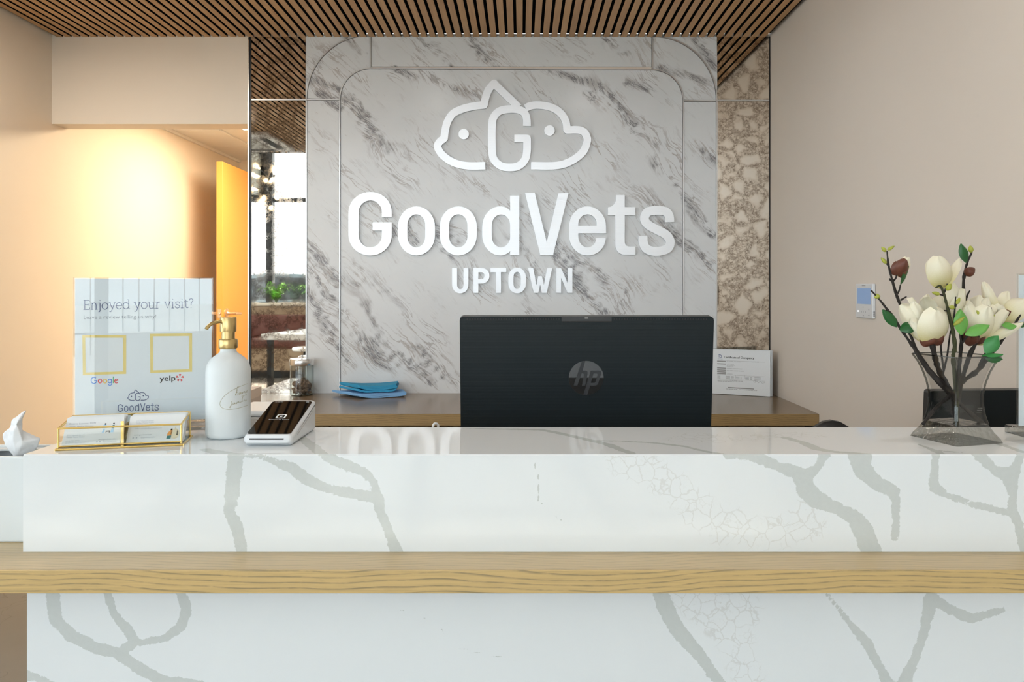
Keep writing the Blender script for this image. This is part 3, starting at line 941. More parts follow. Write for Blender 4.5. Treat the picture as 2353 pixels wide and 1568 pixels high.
LOGO_G = [(1340,700),(1339,620),(1310,540),(1240,500),(1130,492),(1010,515),(935,590),(913,700),(913,1000),(940,1115),(1020,1188),(1130,1208),(1240,1188),(1318,1110),(1342,1000),(1342,853)]
def logo(fn0, th, w=92, wg=94, parts=None, mb=None):
    def sm_(p, sub=8): return [tuple(q)[:2] for q in catmull([(x, y, 0) for x, y in p], sub)]
    cnt = [0]
    def nf():        # each stroke a hair behind the last, so that none share a plane
        cnt[0] += 1
        d = cnt[0]*0.00006
        return lambda u, v, w_: fn0(u, v, w_ + d)
    def A(): return MB() if mb is None else mb
    a = A()
    for s_ in LOGO_L: a.ribbon(sm_(s_), w, nf(), th)
    a.ribbon(LOGO_EAR, w, nf(), th)
    for q in (LOGO_L[0][-1], LOGO_L[1][-1], LOGO_L[2][-1]): a.disc(q, w/2, nf(), th)
    b = A()
    for s_ in LOGO_R: b.ribbon(sm_(s_), w, nf(), th)
    b.disc(LOGO_R[0][-1], w/2, nf(), th)
    c = A()
    c.ribbon(sm_(LOGO_G, 6), wg, nf(), th)
    c.ribbon([(1342, 853), (1187, 853)], wg, nf(), th)
    c.disc((1342, 853), wg/2, nf(), th)
    d = A().disc((567, 800), 64, nf(), th, 28); e = A().disc((1618, 756), 64, nf(), th, 28)
    return a, b, c, d, e
lg = thing('logo_emblem', 'brushed metal cat and dog outline emblem around a letter G above the lettering', 'emblem', (WX(1177), ZW, WZ(392)))
res = [logo(zf(960, 160, 5.348), LTH - 0.001)]*5
for k, nm in enumerate(('outline', 'outline', 'letter', 'eye', 'eye')):
    res[k][k].build(nm, M['brushed_metal'], lg, smooth=25)

# ================================================================== BACK COUNTER
HB = 0.75
YF = ZW/1.197
bc = thing('back_counter', 'brown wood counter running along the foot of the marble wall', 'counter', ((XO+XR)/2, ZW - 0.3, 0))
MB().box(XO + 0.02, XR - 0.001, YF + 0.003, ZW - 0.0045, HB - 0.049, HB).build('worktop', M['ash_shaded_top'], bc)
MB().bbox(XO + 0.02, XR - 0.001, YF, YF + 0.0035, HB - 0.049, HB, 0.001, 1).build('edge_band', M['ash_shaded_edge'], bc)
MB().box(XO + 0.06, XR - 0.05, YF + 0.04, ZW - 0.005, 0.09, HB - 0.049).build('body', M['ash_shaded_top'], bc)
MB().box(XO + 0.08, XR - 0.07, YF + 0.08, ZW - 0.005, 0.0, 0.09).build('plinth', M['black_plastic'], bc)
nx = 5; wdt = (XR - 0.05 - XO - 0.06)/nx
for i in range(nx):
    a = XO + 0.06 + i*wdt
    d_ = MB().bbox(a + 0.002, a + wdt - 0.002, YF + 0.02, YF + 0.039, 0.10, HB - 0.056, 0.0015, 1).build('door', M['ash_shaded_edge'], bc)
    MB().tube([(a + wdt - 0.05, YF + 0.008, 0.50), (a + wdt - 0.05, YF + 0.008, 0.62)], 0.004, 8).build('handle', M['steel'], d_)

# ================================================================== RECEPTION DESK
T = 1.017; L = 0.864
Y1, YB = 1.182, 1.412
Y2 = 1.1057
XD0 = (53 - VX)*Y1/F
XD1 = XR - 0.003
LTHK = 0.0345
desk = thing('reception_desk', 'white quartz reception desk with grey veins and a wooden ledge', 'desk', (0.2, 1.4, 0))
def gridface(mb, us, vs_, fn):
    b = len(mb.v); nu, nv = len(us), len(vs_)
    mb.v += [Vector(fn(u, v)) for v in vs_ for u in us]
    mb.f += [[b + j*nu + i, b + j*nu + i + 1, b + (j+1)*nu + i + 1, b + (j+1)*nu + i] for j in range(nv-1) for i in range(nu-1)]
def fpx(lines, Y):   # pixel strokes on a front face at distance Y -> (x, z, width)
    return [[((x - VX)*Y/F, CH - (y - VY)*Y/F, w*Y/F) for x, y, w in ln] for ln in lines]
FV = fpx([
 [(541,1040,36),(534,1130,33),(526,1175,28),(546,1220,28),(557,1272,25)],
 [(560,1049,5),(602,1050,10),(667,1075,26),(702,1100,26),(752,1123,22),(812,1135,22),(862,1143,30)],
 [(736,1044,14),(782,1065,24),(837,1085,20),(860,1110,16),(868,1145,25),(875,1180,20),(893,1220,20),(912,1272,30)],
 [(1671,1046,14),(1747,1054,22),(1792,1074,24),(1837,1089,34),(1855,1130,44),(1877,1148,40),(1926,1170,26),(1967,1192,36),(1985,1224,44),(2002,1270,50)],
 [(1897,1042,22),(1877,1076,20),(1855,1094,30)],
 [(1976,1042,55),(1980,1076,44),(2007,1107,34),(2052,1130,30),(2058,1152,18),(2058,1197,16),(2057,1233,18)],
 [(2150,1042,20),(2146,1089,18),(2148,1121,24),(2177,1139,16),(2240,1161,14),(2316,1179,16)],
 [(2245,1042,26),(2284,1080,22),(2320,1094,40),(2327,1134,20),(2325,1174,20),(2340,1206,22),(2356,1270,24)],
 [(2348,1042,18),(2334,1076,22),(2325,1094,30)],
 [(1225,1046,2),(1240,1110,3),(1236,1150,2),(1280,1190,1.5),(1310,1215,1)],
], Y1)
FC = [[(1430,1050),(1520,1100),(1600,1160),(1650,1220)], [(1600,1180),(1680,1200),(1740,1230),(1810,1220)], [(1850,1185),(1860,1210)]]
YP = 1.19
PV = fpx([
 [(120,1360,32),(128,1426,30),(165,1461,30),(221,1491,28),(271,1501,30),(311,1531,28),(361,1561,26),(460,1580,30),(600,1680,40),(640,1900,40)],
 [(246,1360,16),(261,1411,20),(291,1446,22),(311,1476,24),(281,1496,24)],
 [(414,1360,24),(429,1401,26),(416,1441,22),(381,1466,16),(321,1479,18)],
 [(60,1552,20),(115,1569,15),(180,1640,30)],
 [(1517,1360,34),(1537,1416,38),(1560,1452,36),(1591,1488,30),(1622,1523,26),(1660,1580,26),(1720,1760,40)],
 [(1900,1364,6),(1940,1416,14),(1989,1474,22),(2016,1523,20),(2042,1575,26),(2062,1600,30)],
 [(2137,1360,20),(2134,1403,30),(2123,1456,22),(2105,1505,20),(2079,1568,30),(2062,1600,34),(2100,1800,40)],
 [(2141,1376,28),(2177,1398,20),(2231,1421,22),(2262,1414,20),(2307,1400,12)],
 [(920,1402,1),(1000,1430,1.5),(1050,1490,1.5),(1190,1520,1)],
], YP)
PC = [[(1580,1370),(1640,1420),(1690,1480),(1720,1560)], [(1640,1390),(1720,1400)]]
def topline(ln, w):
    return [(*Gd(x, y, T).xy, w*k) for x, y, k in ln]
TV = [
 topline([(1060,985,.3),(1108,986,.7),(1244,988,.9),(1295,998,1),(1346,1010,1),(1397,1022,1.2),(1452,1043,1)], 0.015),
 topline([(1373,1013,.5),(1421,1014,.6),(1500,1018,.8),(1572,1026,.8),(1609,1035,.8),(1660,1045,.8)], 0.013),
 topline([(1804,1006,1),(1844,1017,1),(1880,1033,1.2),(1917,1039,.9),(2000,1044,.5)], 0.017),
 topline([(690,1006,1),(703,1014,1),(720,1028,1),(741,1046,1)], 0.02),
 topline([(2112,1022,.5),(2135,1031,.7),(2160,1042,1)], 0.013), topline([(2160,1036,.6),(2210,1041,.6)], 0.008),
 topline([(2300,1022,1),(2330,1032,1),(2353,1040,1)], 0.013), topline([(470,1034,1),(541,1047,1.6)], 0.017),
]
TC = [[(1600,1000),(1700,1010),(1780,1000),(1860,1000)], [(1560,1010),(1640,1012)]]
def craze(pts, lines, Y=None):
    d = np.full(len(pts), 9.0)
    for ln in lines:
        q = [((x - VX)*Y/F, CH - (y - VY)*Y/F) if Y else tuple(Gd(x, y, T).xy) for x, y in ln]
        d = np.minimum(d, seg_field(pts, [[(a, b, 0) for a, b in q]]))
    return np.exp(-(d/0.035)**2)
def arange(a, b, n): return [a + (b-a)*i/n for i in range(n+1)]
# raised transaction counter: front, chamfer, top, sides, back
tb = MB()
ch = 0.0022
us = arange(XD0, XD1, 400)
gridface(tb, us, arange(L, T - ch, 30), lambda u, v: (u, Y1, v)); nF = len(tb.v)
gridface(tb, us, arange(Y1 + ch, YB, 44), lambda u, v: (u, v, T)); nT = len(tb.v)
gridface(tb, us, [0, 1], lambda u, v: (u, Y1 + ch*v, T - ch + ch*v)); nC = len(tb.v)
tb.add([(XD0,Y1,L),(XD0,YB,L),(XD0,YB,T),(XD0,Y1+ch,T),(XD0,Y1,T-ch)], [(0,1,2,3,4)])
tb.add([(XD1,Y1,L),(XD1,YB,L),(XD1,YB,T),(XD1,Y1+ch,T),(XD1,Y1,T-ch)], [(0,4,3,2,1)])
tb.add([(XD0,YB,L),(XD1,YB,L),(XD1,YB,T),(XD0,YB,T)], [(0,1,2,3)])
vv = np.array([tuple(p) for p in tb.v])
vein = np.full(len(vv), 1.0); cr_ = np.zeros(len(vv))
vein[:nF] = seg_field(vv[:nF][:, [0, 2]], FV); cr_[:nF] = craze(vv[:nF][:, [0, 2]], FC, Y1)
vein[nF:nT] = seg_field(vv[nF:nT][:, :2], TV); cr_[nF:nT] = craze(vv[nF:nT][:, :2], TC)
vein[nT:nC] = seg_field(vv[nT:nC][:, [0, 2]], FV)
tb.at = {'vein': vein, 'craze': cr_}
tb.build('raised_counter', M['quartz'], desk)
pb = MB()
XP0 = (62 - VX)*YP/F
gridface(pb, arange(XP0, XD1, 360), arange(0.55, L - LTHK, 46), lambda u, v: (u, YP, v)); nF = len(pb.v)
gridface(pb, arange(XP0, XD1, 40), arange(0.0, 0.55, 12), lambda u, v: (u, YP, v)); n2 = len(pb.v)
pb.box(XP0, XD1, YP + 0.0005, YP + 0.03, 0.0, L - LTHK)
vv = np.array([tuple(p) for p in pb.v])
vein = np.full(len(vv), 1.0); cr_ = np.zeros(len(vv))
vein[:n2] = seg_field(vv[:n2][:, [0, 2]], PV); cr_[:n2] = craze(vv[:n2][:, [0, 2]], PC, YP)
pb.at = {'vein': vein, 'craze': cr_}
pb.build('front_panel', M['quartz'], desk)
XW0 = -1.45
MB().box(XW0, XD1, Y2 + 0.003, 1.985, L - LTHK, L - 0.0001).build('worktop', M['ash_top'], desk)
MB().bbox(XW0, XD1, Y2, Y2 + 0.0034, L - LTHK, L, 0.0012, 2).build('edge_band', M['ash_edge'], desk)
MB().box(XW0 + 0.02, XW0 + 0.05, Y2 + 0.3, 1.95, 0, L - LTHK).build('support_panel', M['white_satin'], desk)
MB().box(0.2, 0.23, YP + 0.03, 1.9, 0, L - LTHK).build('support_panel', M['white_satin'], desk)
MB().box(XD1 - 0.03, XD1, YP + 0.03, 1.9, 0, L - LTHK).build('support_panel', M['white_satin'], desk)

# ================================================================== THINGS ON THE DESK
# ---- all-in-one computer seen from behind
def computer(name, label, cx, cy, ztop, wid, hgt, tilt, yaw, logo_on=True, deskz=L):
    t = thing(name, label, 'computer', (cx, cy, deskz), yaw)
    tl = Matrix.Translation((0, 0, ztop - deskz)) @ Matrix.Rotation(R(tilt), 4, 'X')   # local origin: top edge of back
    b = MB()
    w2 = wid/2
    prof = [(-w2+0.006, 0.0), (w2-0.006, 0.0), (w2-0.0015, -0.002), (w2, -0.007), (w2, -hgt+0.004), (w2-0.004, -hgt), (-w2+0.004, -hgt), (-w2, -hgt+0.004), (-w2, -0.007), (-w2+0.0015, -0.002)]
    b.plate([prof], lambda u, v, w: tl @ Vector((u, w, v)), 0.004)
    sh_ = b.build('back_shell', M['monitor_shell'], t, local=True)
    prof2 = [(x*1.0, z) for x, z in prof]
    MB().plate([prof2], lambda u, v, w: tl @ Vector((u, 0.004 + w, v)), 0.022).build('side_frame', M['black_plastic'], t, local=True)
    MB().plate([[(-w2+0.006,-0.006),(w2-0.006,-0.006),(w2-0.006,-hgt+0.02),(-w2+0.006,-hgt+0.02)]], lambda u, v, w: tl @ Vector((u, 0.026 + w, v)), 0.001).build('screen', M['screen_black'], t, local=True)
    if logo_on:
        g = MB(); k = -1
        n = 92
        for i in range(n):
            x = -w2 + 0.016 + (wid - 0.032)*i/(n-1)
            if abs(x) < 0.055: continue
            g.box(x-0.0011, x+0.0011, -0.0006, 0.0005, -0.0065, -0.0032, m=tl)
        g.build('vent_holes', M['dark_gap'], sh_, local=True)
        cb = MB().box(-0.053, 0.053, -0.0012, 0.003, -0.0085, 0.0005, m=tl).build('camera_bar', M['shell_plain'], t, local=True)
        MB().box(-0.053, 0.053, -0.0010, 0.0005, -0.0102, -0.0085, m=tl).build('bar_shadow_gap', M['dark_gap'], cb, local=True)
        MB().box(-0.004, 0.003, -0.0016, -0.001, -0.0034, -0.0014, m=tl).build('slider', M['grey_plastic'], cb, local=True)
        # round glossy badge with the two slanted letters left in the shell's finish
        lz = -0.1325; r = 0.0375
        dsc = MB().plate([[(0.0 + r*math.cos(2*math.pi*q/48), lz + r*math.sin(2*math.pi*q/48)) for q in range(48)]], lambda u, v, w: tl @ Vector((u, -0.0006 + w, v)), 0.0005).build('badge', M['black_gloss'], t, local=True)
        fn = lambda u, v, w: tl @ Vector((u*r, -0.0011 + w, lz + v*r))
        lt_ = MB()
        # h: long stem leaning right, arch, short leg; p: bowl and long stem
        lt_.plate([[(-0.26,0.965),(-0.06,0.995),(-0.20,0.44),(0.00,0.44),(0.06,0.40),(0.08,0.30),(-0.05,-0.44),(-0.24,-0.44),(-0.13,0.22),(-0.16,0.27),(-0.27,0.27),(-0.50,-0.44),(-0.72,-0.44)]], fn, 0.0005)
        lt_.plate([[(0.26,0.44),(0.74,0.44),(0.83,0.40),(0.86,0.30),(0.68,-0.33),(0.60,-0.42),(0.50,-0.44),(0.24,-0.44),(0.06,-0.995),(-0.15,-0.98)],
                   [(0.42,0.27),(0.62,0.27),(0.65,0.20),(0.53,-0.24),(0.47,-0.28),(0.27,-0.28)]], fn, 0.0005)
        lt_.build('badge_letters', M['shell_plain'], dsc, local=True)
    # stand
    MB().bbox(-0.03, 0.03, 0.03, 0.055, 0.006, (ztop-deskz)*0.55, 0.004, 2).build('stand_neck', M['black_plastic'], t, local=True)
    MB().bbox(-0.11, 0.11, 0.0, 0.17, 0.0, 0.007, 0.003, 2).build('stand_foot', M['black_plastic'], t, local=True)
    return t
mz = 1.600
zt = CH - (728.5 - VY)*mz/F
computer('desktop_computer', 'black all in one computer with a round badge, seen from behind', (1348 - VX)*mz/F, mz, zt, 584*mz/F, 0.325, 6.0, R(-0.6))
c2 = computer('desktop_computer', 'black computer screen behind the glass vase at the right', 1.098, 1.80, CH - (898 - VY)*1.80/F, 0.25, 0.16, 4.0, R(4), False)
fn2 = lambda u, v, w: MTX[c2.name] @ Vector((u, -0.0012 + w, v))
zz = CH - (948 - VY)*1.80/F - L
e_ = MB()
for q in (0.010, 0.005, 0.0):
    e_.box(-0.008 + q*0.3, 0.004 + q*0.3, 0.0022, 0.0042, zz + q - 0.0008, zz + q + 0.0002)
e_.build('badge_mark', M['ink_bar'], c2, local=True)

# ---- card terminal
tx0, tx1 = -0.459, -0.3785
ty0, ty1 = 1.240, 1.390
tm = thing('card_terminal', 'white wedge shaped payment terminal with a dark touchscreen', 'payment terminal', ((tx0+tx1)/2, (ty0+ty1)/2, T))
tw = (tx1 - tx0)/2; td = (ty1 - ty0)/2
b = bmesh.new()
pr = [(-td+0.010, 0.0), (-td+0.001, 0.006), (-td, 0.012), (-td+0.003, 0.0185), (td-0.006, 0.0545), (td-0.001, 0.053), (td, 0.049), (td, 0.006), (td-0.004, 0.0)]
va = [b.verts.new((-tw, y, z)) for y, z in pr]; vb = [b.verts.new((tw, y, z)) for y, z in pr]
b.faces.new(va); b.faces.new(list(reversed(vb)))
for i in range(len(pr)):
    j = (i+1) % len(pr); b.faces.new((va[j], va[i], vb[i], vb[j]))
ed = [e for e in b.edges if len([f for f in e.link_faces if len(f.verts) > 4]) == 1]
bmesh.ops.bevel(b, geom=ed, offset=0.0075, segments=4, profile=0.5, affect='EDGES')
bmesh.ops.recalc_face_normals(b, faces=list(b.faces))
me = bpy.data.meshes.new('body'); b.to_mesh(me); b.free()
for p in me.polygons: p.use_smooth = True
me.set_sharp_from_angle(angle=R(40)); me.materials.append(M['white_plastic'])
o = bpy.data.objects.new('body', me); COL.objects.link(o); o.parent = tm; MTX[o.name] = MTX[tm.name]
body = o
sl = math.atan2(0.036, 2*td - 0.009)
sl_l = math.hypot(0.036, 2*td - 0.009)
ts = Matrix.Translation((0, -td+0.003, 0.0185)) @ Matrix.Rotation(sl, 4, 'X')
fs = lambda u, v, w: ts @ Vector((u, v, 0.0006 - w))
scr = MB().plate([rrect(-tw+0.004, 0.004, tw-0.004, sl_l-0.005, 0.006)], fs, 0.0012).build('screen', M['screen_black'], tm, local=True)
ic = MB()
fsi = lambda u, v, w: ts @ Vector((u, v, 0.0009))
cy_ = sl_l*0.47
ic.plate([rrect(-0.0085, cy_-0.004, 0.0085, cy_+0.013, 0.003), rrect(-0.0055, cy_-0.001, 0.0055, cy_+0.010, 0.0015)], fsi, 0)
ic.plate([rrect(-0.0022, cy_+0.002, 0.0022, cy_+0.007, 0.0008)], fsi, 0)
put_text(ic, 'Powered by Square', 0.0045, fsi, 0, cy_-0.010, 'CENTER')
put_text(ic, '12:05 PM', 0.004, fsi, -tw+0.009, sl_l-0.0105)
ic.plate([rrect(tw-0.014, sl_l-0.0105, tw-0.009, sl_l-0.0085, 0.0004)], fsi, 0)
ic.build('screen_print', M['ink_white'], scr, local=True, fix=False)
MB().box(-tw+0.011, tw-0.013, -td-0.0004, -td+0.002, 0.0115, 0.0135).build('card_slot', M['dark_gap'], body, local=True)
MB().box(-tw+0.01, tw-0.01, -td+0.016, td-0.01, -0.0005, 0.002).build('rubber_foot', M['rubber'], tm, local=True)
# side groove
MB().tube([ts @ Vector((tw+0.0002, 0.028, -0.012)), ts @ Vector((tw+0.0002, sl_l-0.02, -0.012))], 0.0007, 6).build('side_groove', M['grey_plastic'], body, local=True)

# ---- soap bottle
bx, by = (524.5 - VX)*1.327/F, 1.327
bo = thing('pump_bottle', 'white pump bottle with brass pump and script hand sanitizer print', 'bottle', (bx, by, T))
k = 1.327/F
def zz_(v): return (1370 - v)/4.125*k
def rr_(d): return d/4.125*k/2
prof = [(0.0001, 0.0), (rr_(330), 0.0), (rr_(370), 0.0012), (rr_(395), 0.0045), (rr_(403), 0.009), (rr_(404), zz_(760)), (rr_(398), zz_(725)), (rr_(380), zz_(690)), (rr_(345), zz_(655)), (rr_(295), zz_(625)), (rr_(235), zz_(602)), (rr_(185), zz_(585)), (rr_(155), zz_(570)), (rr_(142), zz_(550)), (rr_(140), zz_(530))]
MB().lathe(prof, n=48).build('body', M['bottle_white'], bo, smooth=50, local=True)
cp = MB().lathe([(rr_(140), zz_(540)), (rr_(168), zz_(532)), (rr_(171), zz_(528)), (rr_(171), zz_(456)), (rr_(160), zz_(448)), (rr_(120), zz_(446)), (rr_(118), zz_(378)), (rr_(140), zz_(377))], n=36).build('pump_collar', M['brass_brushed'], bo, smooth=35, local=True)
pump = MB().lathe([(rr_(100), zz_(380)), (rr_(146), zz_(378)), (rr_(148), zz_(372)), (rr_(148), zz_(246)), (rr_(142), zz_(241)), (0.0001, zz_(239))], n=36).build('pump_head', M['brass_brushed'], bo, smooth=35, local=True)
sp0 = zz_(278)
MB().tube(catmull([(0, 0, sp0), (-0.010, -0.010, sp0), (-0.020, -0.019, sp0-0.003), (-0.026, -0.024, sp0-0.009), (-0.028, -0.026, sp0-0.013)], 5), 0.0031, 12).build('spout', M['brass_brushed'], bo, smooth=50, local=True)
rad_b = rr_(404) + 0.0002
def cyl(px, py, w=0.0):
    x = (px - 524.5)*k
    a = math.asin(max(-0.999, min(0.999, x/rad_b)))
    return Vector((rad_b*math.sin(a), -rad_b*math.cos(a), T*0 + (1012 - py)*k))
def zpx(u, v): return (440 + u/9.223, 860 + v/9.223)
oval = []
for q in range(60):
    a = 2*math.pi*q/60
    px, py = 578 + 53*math.cos(a), 913 + 25*math.sin(a) - 17*math.cos(a)
    if px < 585: oval.append((q, px, py))
oval.sort(key=lambda t_: (t_[0] + 15) % 60 if False else t_[0])
ol = [o_ for o_ in oval if o_[1] < 573]
pr_ = MB()
pr_.tube([cyl(a, b_) for _, a, b_ in ol], 0.00032, 5)
HAND = [[(1062,480),(1090,400),(1110,320),(1100,310),(1085,360),(1068,490),(1080,440),(1100,420),(1105,450),(1100,490)],
        [(1150,430),(1128,440),(1118,465),(1130,475),(1150,440),(1145,470),(1160,465)], [(1165,430),(1168,465),(1180,430),(1195,425),(1195,455),(1210,450)], [(1225,420),(1208,435),(1215,455),(1225,440)],
        [(1010,600),(995,620),(1005,650),(990,700),(975,735),(970,715),(1010,665)], [(1050,635),(1030,645),(1025,670),(1045,665),(1055,635),(1055,665),(1070,655)],
        [(1080,625),(1085,665),(1100,625),(1115,620),(1115,650),(1130,640)], [(1135,610),(1140,645),(1155,630)], [(1175,520),(1165,580),(1165,630),(1180,620)], [(1155,520),(1215,505)], [(1195,600),(1200,630),(1215,615)], [(1208,500),(1205,470)]]
for s_ in HAND:
    pr_.tube([cyl(*zpx(p.x, p.y)) for p in catmull([(x, y, 0) for x, y in s_], 4) if zpx(p.x, p.y)[0] < 573], 0.00028, 5)
pr_.build('script_print', M['ink_gold'], bo, local=True)

# ---- acrylic sign holders
def sign(name, label, lx, ly, yaw, w, h, base=True):
    t = thing(name, label, 'sign', (lx, ly, T), yaw)
    z0 = 0.0145
    sheet = MB().box(0.003, w-0.003, -0.0002, 0.0002, z0+0.002, z0+h-0.002).build('sheet', M['paper_sign'], t, local=True)
    MB().bbox(0, w, -0.0030, -0.0006, z0, z0+h, 0.0006, 1).build('front_pane', M['acrylic'], t, local=True)
    MB().bbox(0, w, 0.0006, 0.0030, z0, z0+h, 0.0006, 1).build('back_pane', M['acrylic'], t, local=True)
    MB().bbox(-0.001, w+0.004, -0.022, 0.030, 0.0, z0-0.0005, 0.001, 1).build('base', M['solid_glass'], t, local=True)
    return t, sheet
YAW = R(14.1)
lx, ly = (168 - VX)*1.352/F, 1.352
W_, H_ = 0.2355, 0.266
s1, sheet = sign('acrylic_sign', 'clear acrylic sign holder asking Enjoyed your visit, behind the card rack', lx, ly, YAW, W_, H_)
z0 = 0.0145
zsg = [0]
def sfn(u, v, w=0):   # photo pixels on the sign sheet
    # find x along the sheet whose projection is column u
    c, s = math.cos(YAW), math.sin(YAW)
    a = (u - VX)/F
    xx = (a*ly - lx)/(c - a*s)
    Y = ly + xx*s
    return Vector((xx, -0.00052 + w*1.0, CH - (v - VY)*Y/F - T))
def Lz(px, py, q=0): return sfn(px, py)
# writing in a light slab hand, drawn with strokes
def circ(cx, cy, rx, ry, a0=0, a1=360, n=14): return [(cx + rx*math.cos(R(a0+(a1-a0)*i/n)), cy + ry*math.sin(R(a0+(a1-a0)*i/n))) for i in range(n+1)]
SLAB = {
 'E': (5.6, [[(1,0),(1,7)],[(0,7),(4.6,7),(4.6,5.7)],[(1,3.6),(3.6,3.6)],[(3.6,2.9),(3.6,4.3)],[(0,0),(4.8,0),(4.8,1.3)]]),
 'n': (5.6, [[(0,4.8),(1,4.8),(1,0)],[(0,0),(2,0)],[(1,3.2)]+circ(2.6,3.2,1.5,1.7,180,0)+[(4.1,0)],[(3.2,0),(5.1,0)]]),
 'j': (2.8, [[(0.4,4.8),(1.5,4.8),(1.5,-0.8)]+circ(0.5,-0.8,1.0,1.2,0,-100,6),[(1.4,6.5),(1.6,6.9)]]),
 'o': (5.4, [circ(2.5,2.4,2.3,2.5)]),
 'y': (5.5, [[(0,4.8),(1.6,4.8)],[(0.8,4.8),(2.8,0.2)],[(4.6,4.8),(2.4,-1.0),(1.6,-2.0),(0.5,-2.0)],[(3.8,4.8),(5.3,4.8)]]),
 'e': (5.2, [[(0.3,2.6),(4.7,2.6)]+circ(2.5,2.4,2.2,2.5,5,325,14)]),
 'd': (6.0, [circ(2.5,2.4,2.2,2.5),[(3.7,7),(4.7,7),(4.7,0),(5.6,0)]]),
 'u': (5.8, [[(0,4.8),(1,4.8),(1,1.6)]+circ(2.6,1.6,1.6,1.7,180,360,8)+[(4.2,1.6)],[(3.2,4.8),(4.2,4.8),(4.2,0),(5.1,0)]]),
 'r': (4.0, [[(0,4.8),(1,4.8),(1,0)],[(0,0),(2.1,0)],[(1,3.0),(1.5,4.2),(2.4,4.9),(3.4,4.7)]]),
 'v': (5.4, [[(0,4.8),(1.6,4.8)],[(0.8,4.8),(2.6,0),(4.4,4.8)],[(3.6,4.8),(5.2,4.8)]]),
 'i': (2.8, [[(0.2,4.8),(1.2,4.8),(1.2,0)],[(0.2,0),(2.2,0)],[(1.1,6.5),(1.3,6.9)]]),
 's': (4.4, [[(3.6,3.6),(3.5,4.4),(2,4.9),(0.6,4.2),(0.9,3.0),(2.4,2.4),(3.7,1.6),(3.3,0.3),(1.8,-0.1),(0.4,0.6),(0.3,1.4)]]),
 't': (3.6, [[(1.3,6.4),(1.3,1.3),(1.8,0.2),(2.6,0),(3.3,0.6)],[(0,4.8),(3.0,4.8)]]),
 '?': (4.0, [[(0.2,5.6),(0.8,6.7),(1.9,7.1),(3.1,6.4),(3.1,5.2),(1.8,3.8),(1.7,2.0)],[(1.6,0.0),(1.8,0.4)]]),
 ' ': (2.6, []),
}
def slab(mb, txt, x0, x1, yb0, yb1, cap, wd):
    tot = sum(SLAB[c][0] for c in txt)
    sx = (x1 - x0)/tot; sy = cap/7.0
    cur = 0
    for c in txt:
        w, st = SLAB[c]
        for ln in st:
            pts = []
            for p in ln:
                gx = cur + p[0]
                fr = gx/tot
                pts.append((x0 + gx*sx, yb0 + (yb1-yb0)*fr - p[1]*sy))
            mb.ribbon(pts, wd, sfn, 0)
        cur += w
hd = MB(); slab(hd, 'Enjoyed your visit?', 192, 446, 711.5, 707.5, 21, 1.7)
hd.build('headline', M['ink_navy'], sheet, local=True, fix=False)
def stext(mb, txt, px0, px1, yb0, yb1, cap):
    vs, fs_ = text_tris(txt, 1.0)
    mx = max(v.x for v in vs); hx = 0.70
    def f(v):
        fr = v.x/mx
        return sfn(px0 + (px1-px0)*fr, yb0 + (yb1-yb0)*fr - v.y*cap/hx)
    mb.add([f(v) for v in vs], fs_)
b1 = MB(); stext(b1, 'Leave a review telling us why!', 191.5, 359, 733.5, 731.5, 8.5)
stext(b1, 's', 431.5, 436, 975, 975, 9)
b1.build('subline', M['ink_grey'], sheet, local=True, fix=False)
fr_ = MB()
def quad_frame(mb, q, wpx):
    cx = sum(p[0] for p in q)/4; cy = sum(p[1] for p in q)/4
    inn = [(cx + (x-cx)*(1-wpx/46.0), cy + (y-cy)*(1-wpx/46.0)) for x, y in q]
    for i in range(4):
        j = (i+1) % 4
        mb.add([sfn(*q[i]), sfn(*q[j]), sfn(*inn[j]), sfn(*inn[i])], [(0,1,2,3)])
q1 = [(189.5,770.5),(290,770.5),(290,859.5),(190.5,862.5)]; q2 = [(345,767.5),(441.5,766.5),(441.5,854.5),(345.5,857.5)]
for q in (q1, q2):
    fr_ = MB(); quad_frame(fr_, q, 6)
    fr_.build('yellow_frame', M['ink_yellow'], sheet, local=True, fix=False)
wh = MB()
for q in (q1, q2):
    cx = sum(p[0] for p in q)/4; cy = sum(p[1] for p in q)/4
    wh = MB().add([sfn(cx + (x-cx)*0.86, cy + (y-cy)*0.86) for x, y in q], [(0,1,2,3)])
    wh.build('white_square', M['ink_white'], sheet, local=True, fix=False)
gx = [208.5, 224.5, 236.0, 247.0, 258.5, 262.5, 272.0]
for ch_, c_, a, b_ in (('G','ink_blue',208.5,223),('o','ink_red',225,235),('o','ink_amber',236.5,246.5),('g','ink_blue',248,257.5),('l','ink_green',259.5,261.5),('e','ink_red',263,271.5)):
    m_ = MB()
    ybs = 881.5 - (a-208)*0.02
    if ch_ == 'l': m_.ribbon([(260.5, 881), (260.5, 865.5)], 2.0, sfn, 0)
    elif ch_ == 'o': m_.ribbon(circ((a+b_)/2, 876, 4.2, 4.6), 2.0, sfn, 0)
    elif ch_ == 'G': m_.ribbon(circ(216, 874.5, 6.4, 7.2, -45, -330, 16) + [(222.2,874.8),(216.5,874.8)], 2.1, sfn, 0)
    elif ch_ == 'g':
        m_.ribbon(circ(252.5, 876, 3.9, 4.6), 2.0, sfn, 0); m_.ribbon([(256.8,871),(256.8,882)] + circ(252.8,882,4.0,4.0,0,160,8), 1.9, sfn, 0)
    else: m_.ribbon([(263.6,876.3),(271,874.2)] + circ(267.4,876,4.1,4.6,-20,-320,12), 1.9, sfn, 0)
    m_.build('logo_letter', M[c_], sheet, local=True, fix=False)
ye = MB(); stext(ye, 'yelp', 367, 403, 876.5, 875, 12.5)
stext(ye, 'yelp', 367.6, 403.6, 876.5, 875, 12.5)
ye.build('logo_word', M['ink_black'], sheet, local=True, fix=False)
yb = MB()
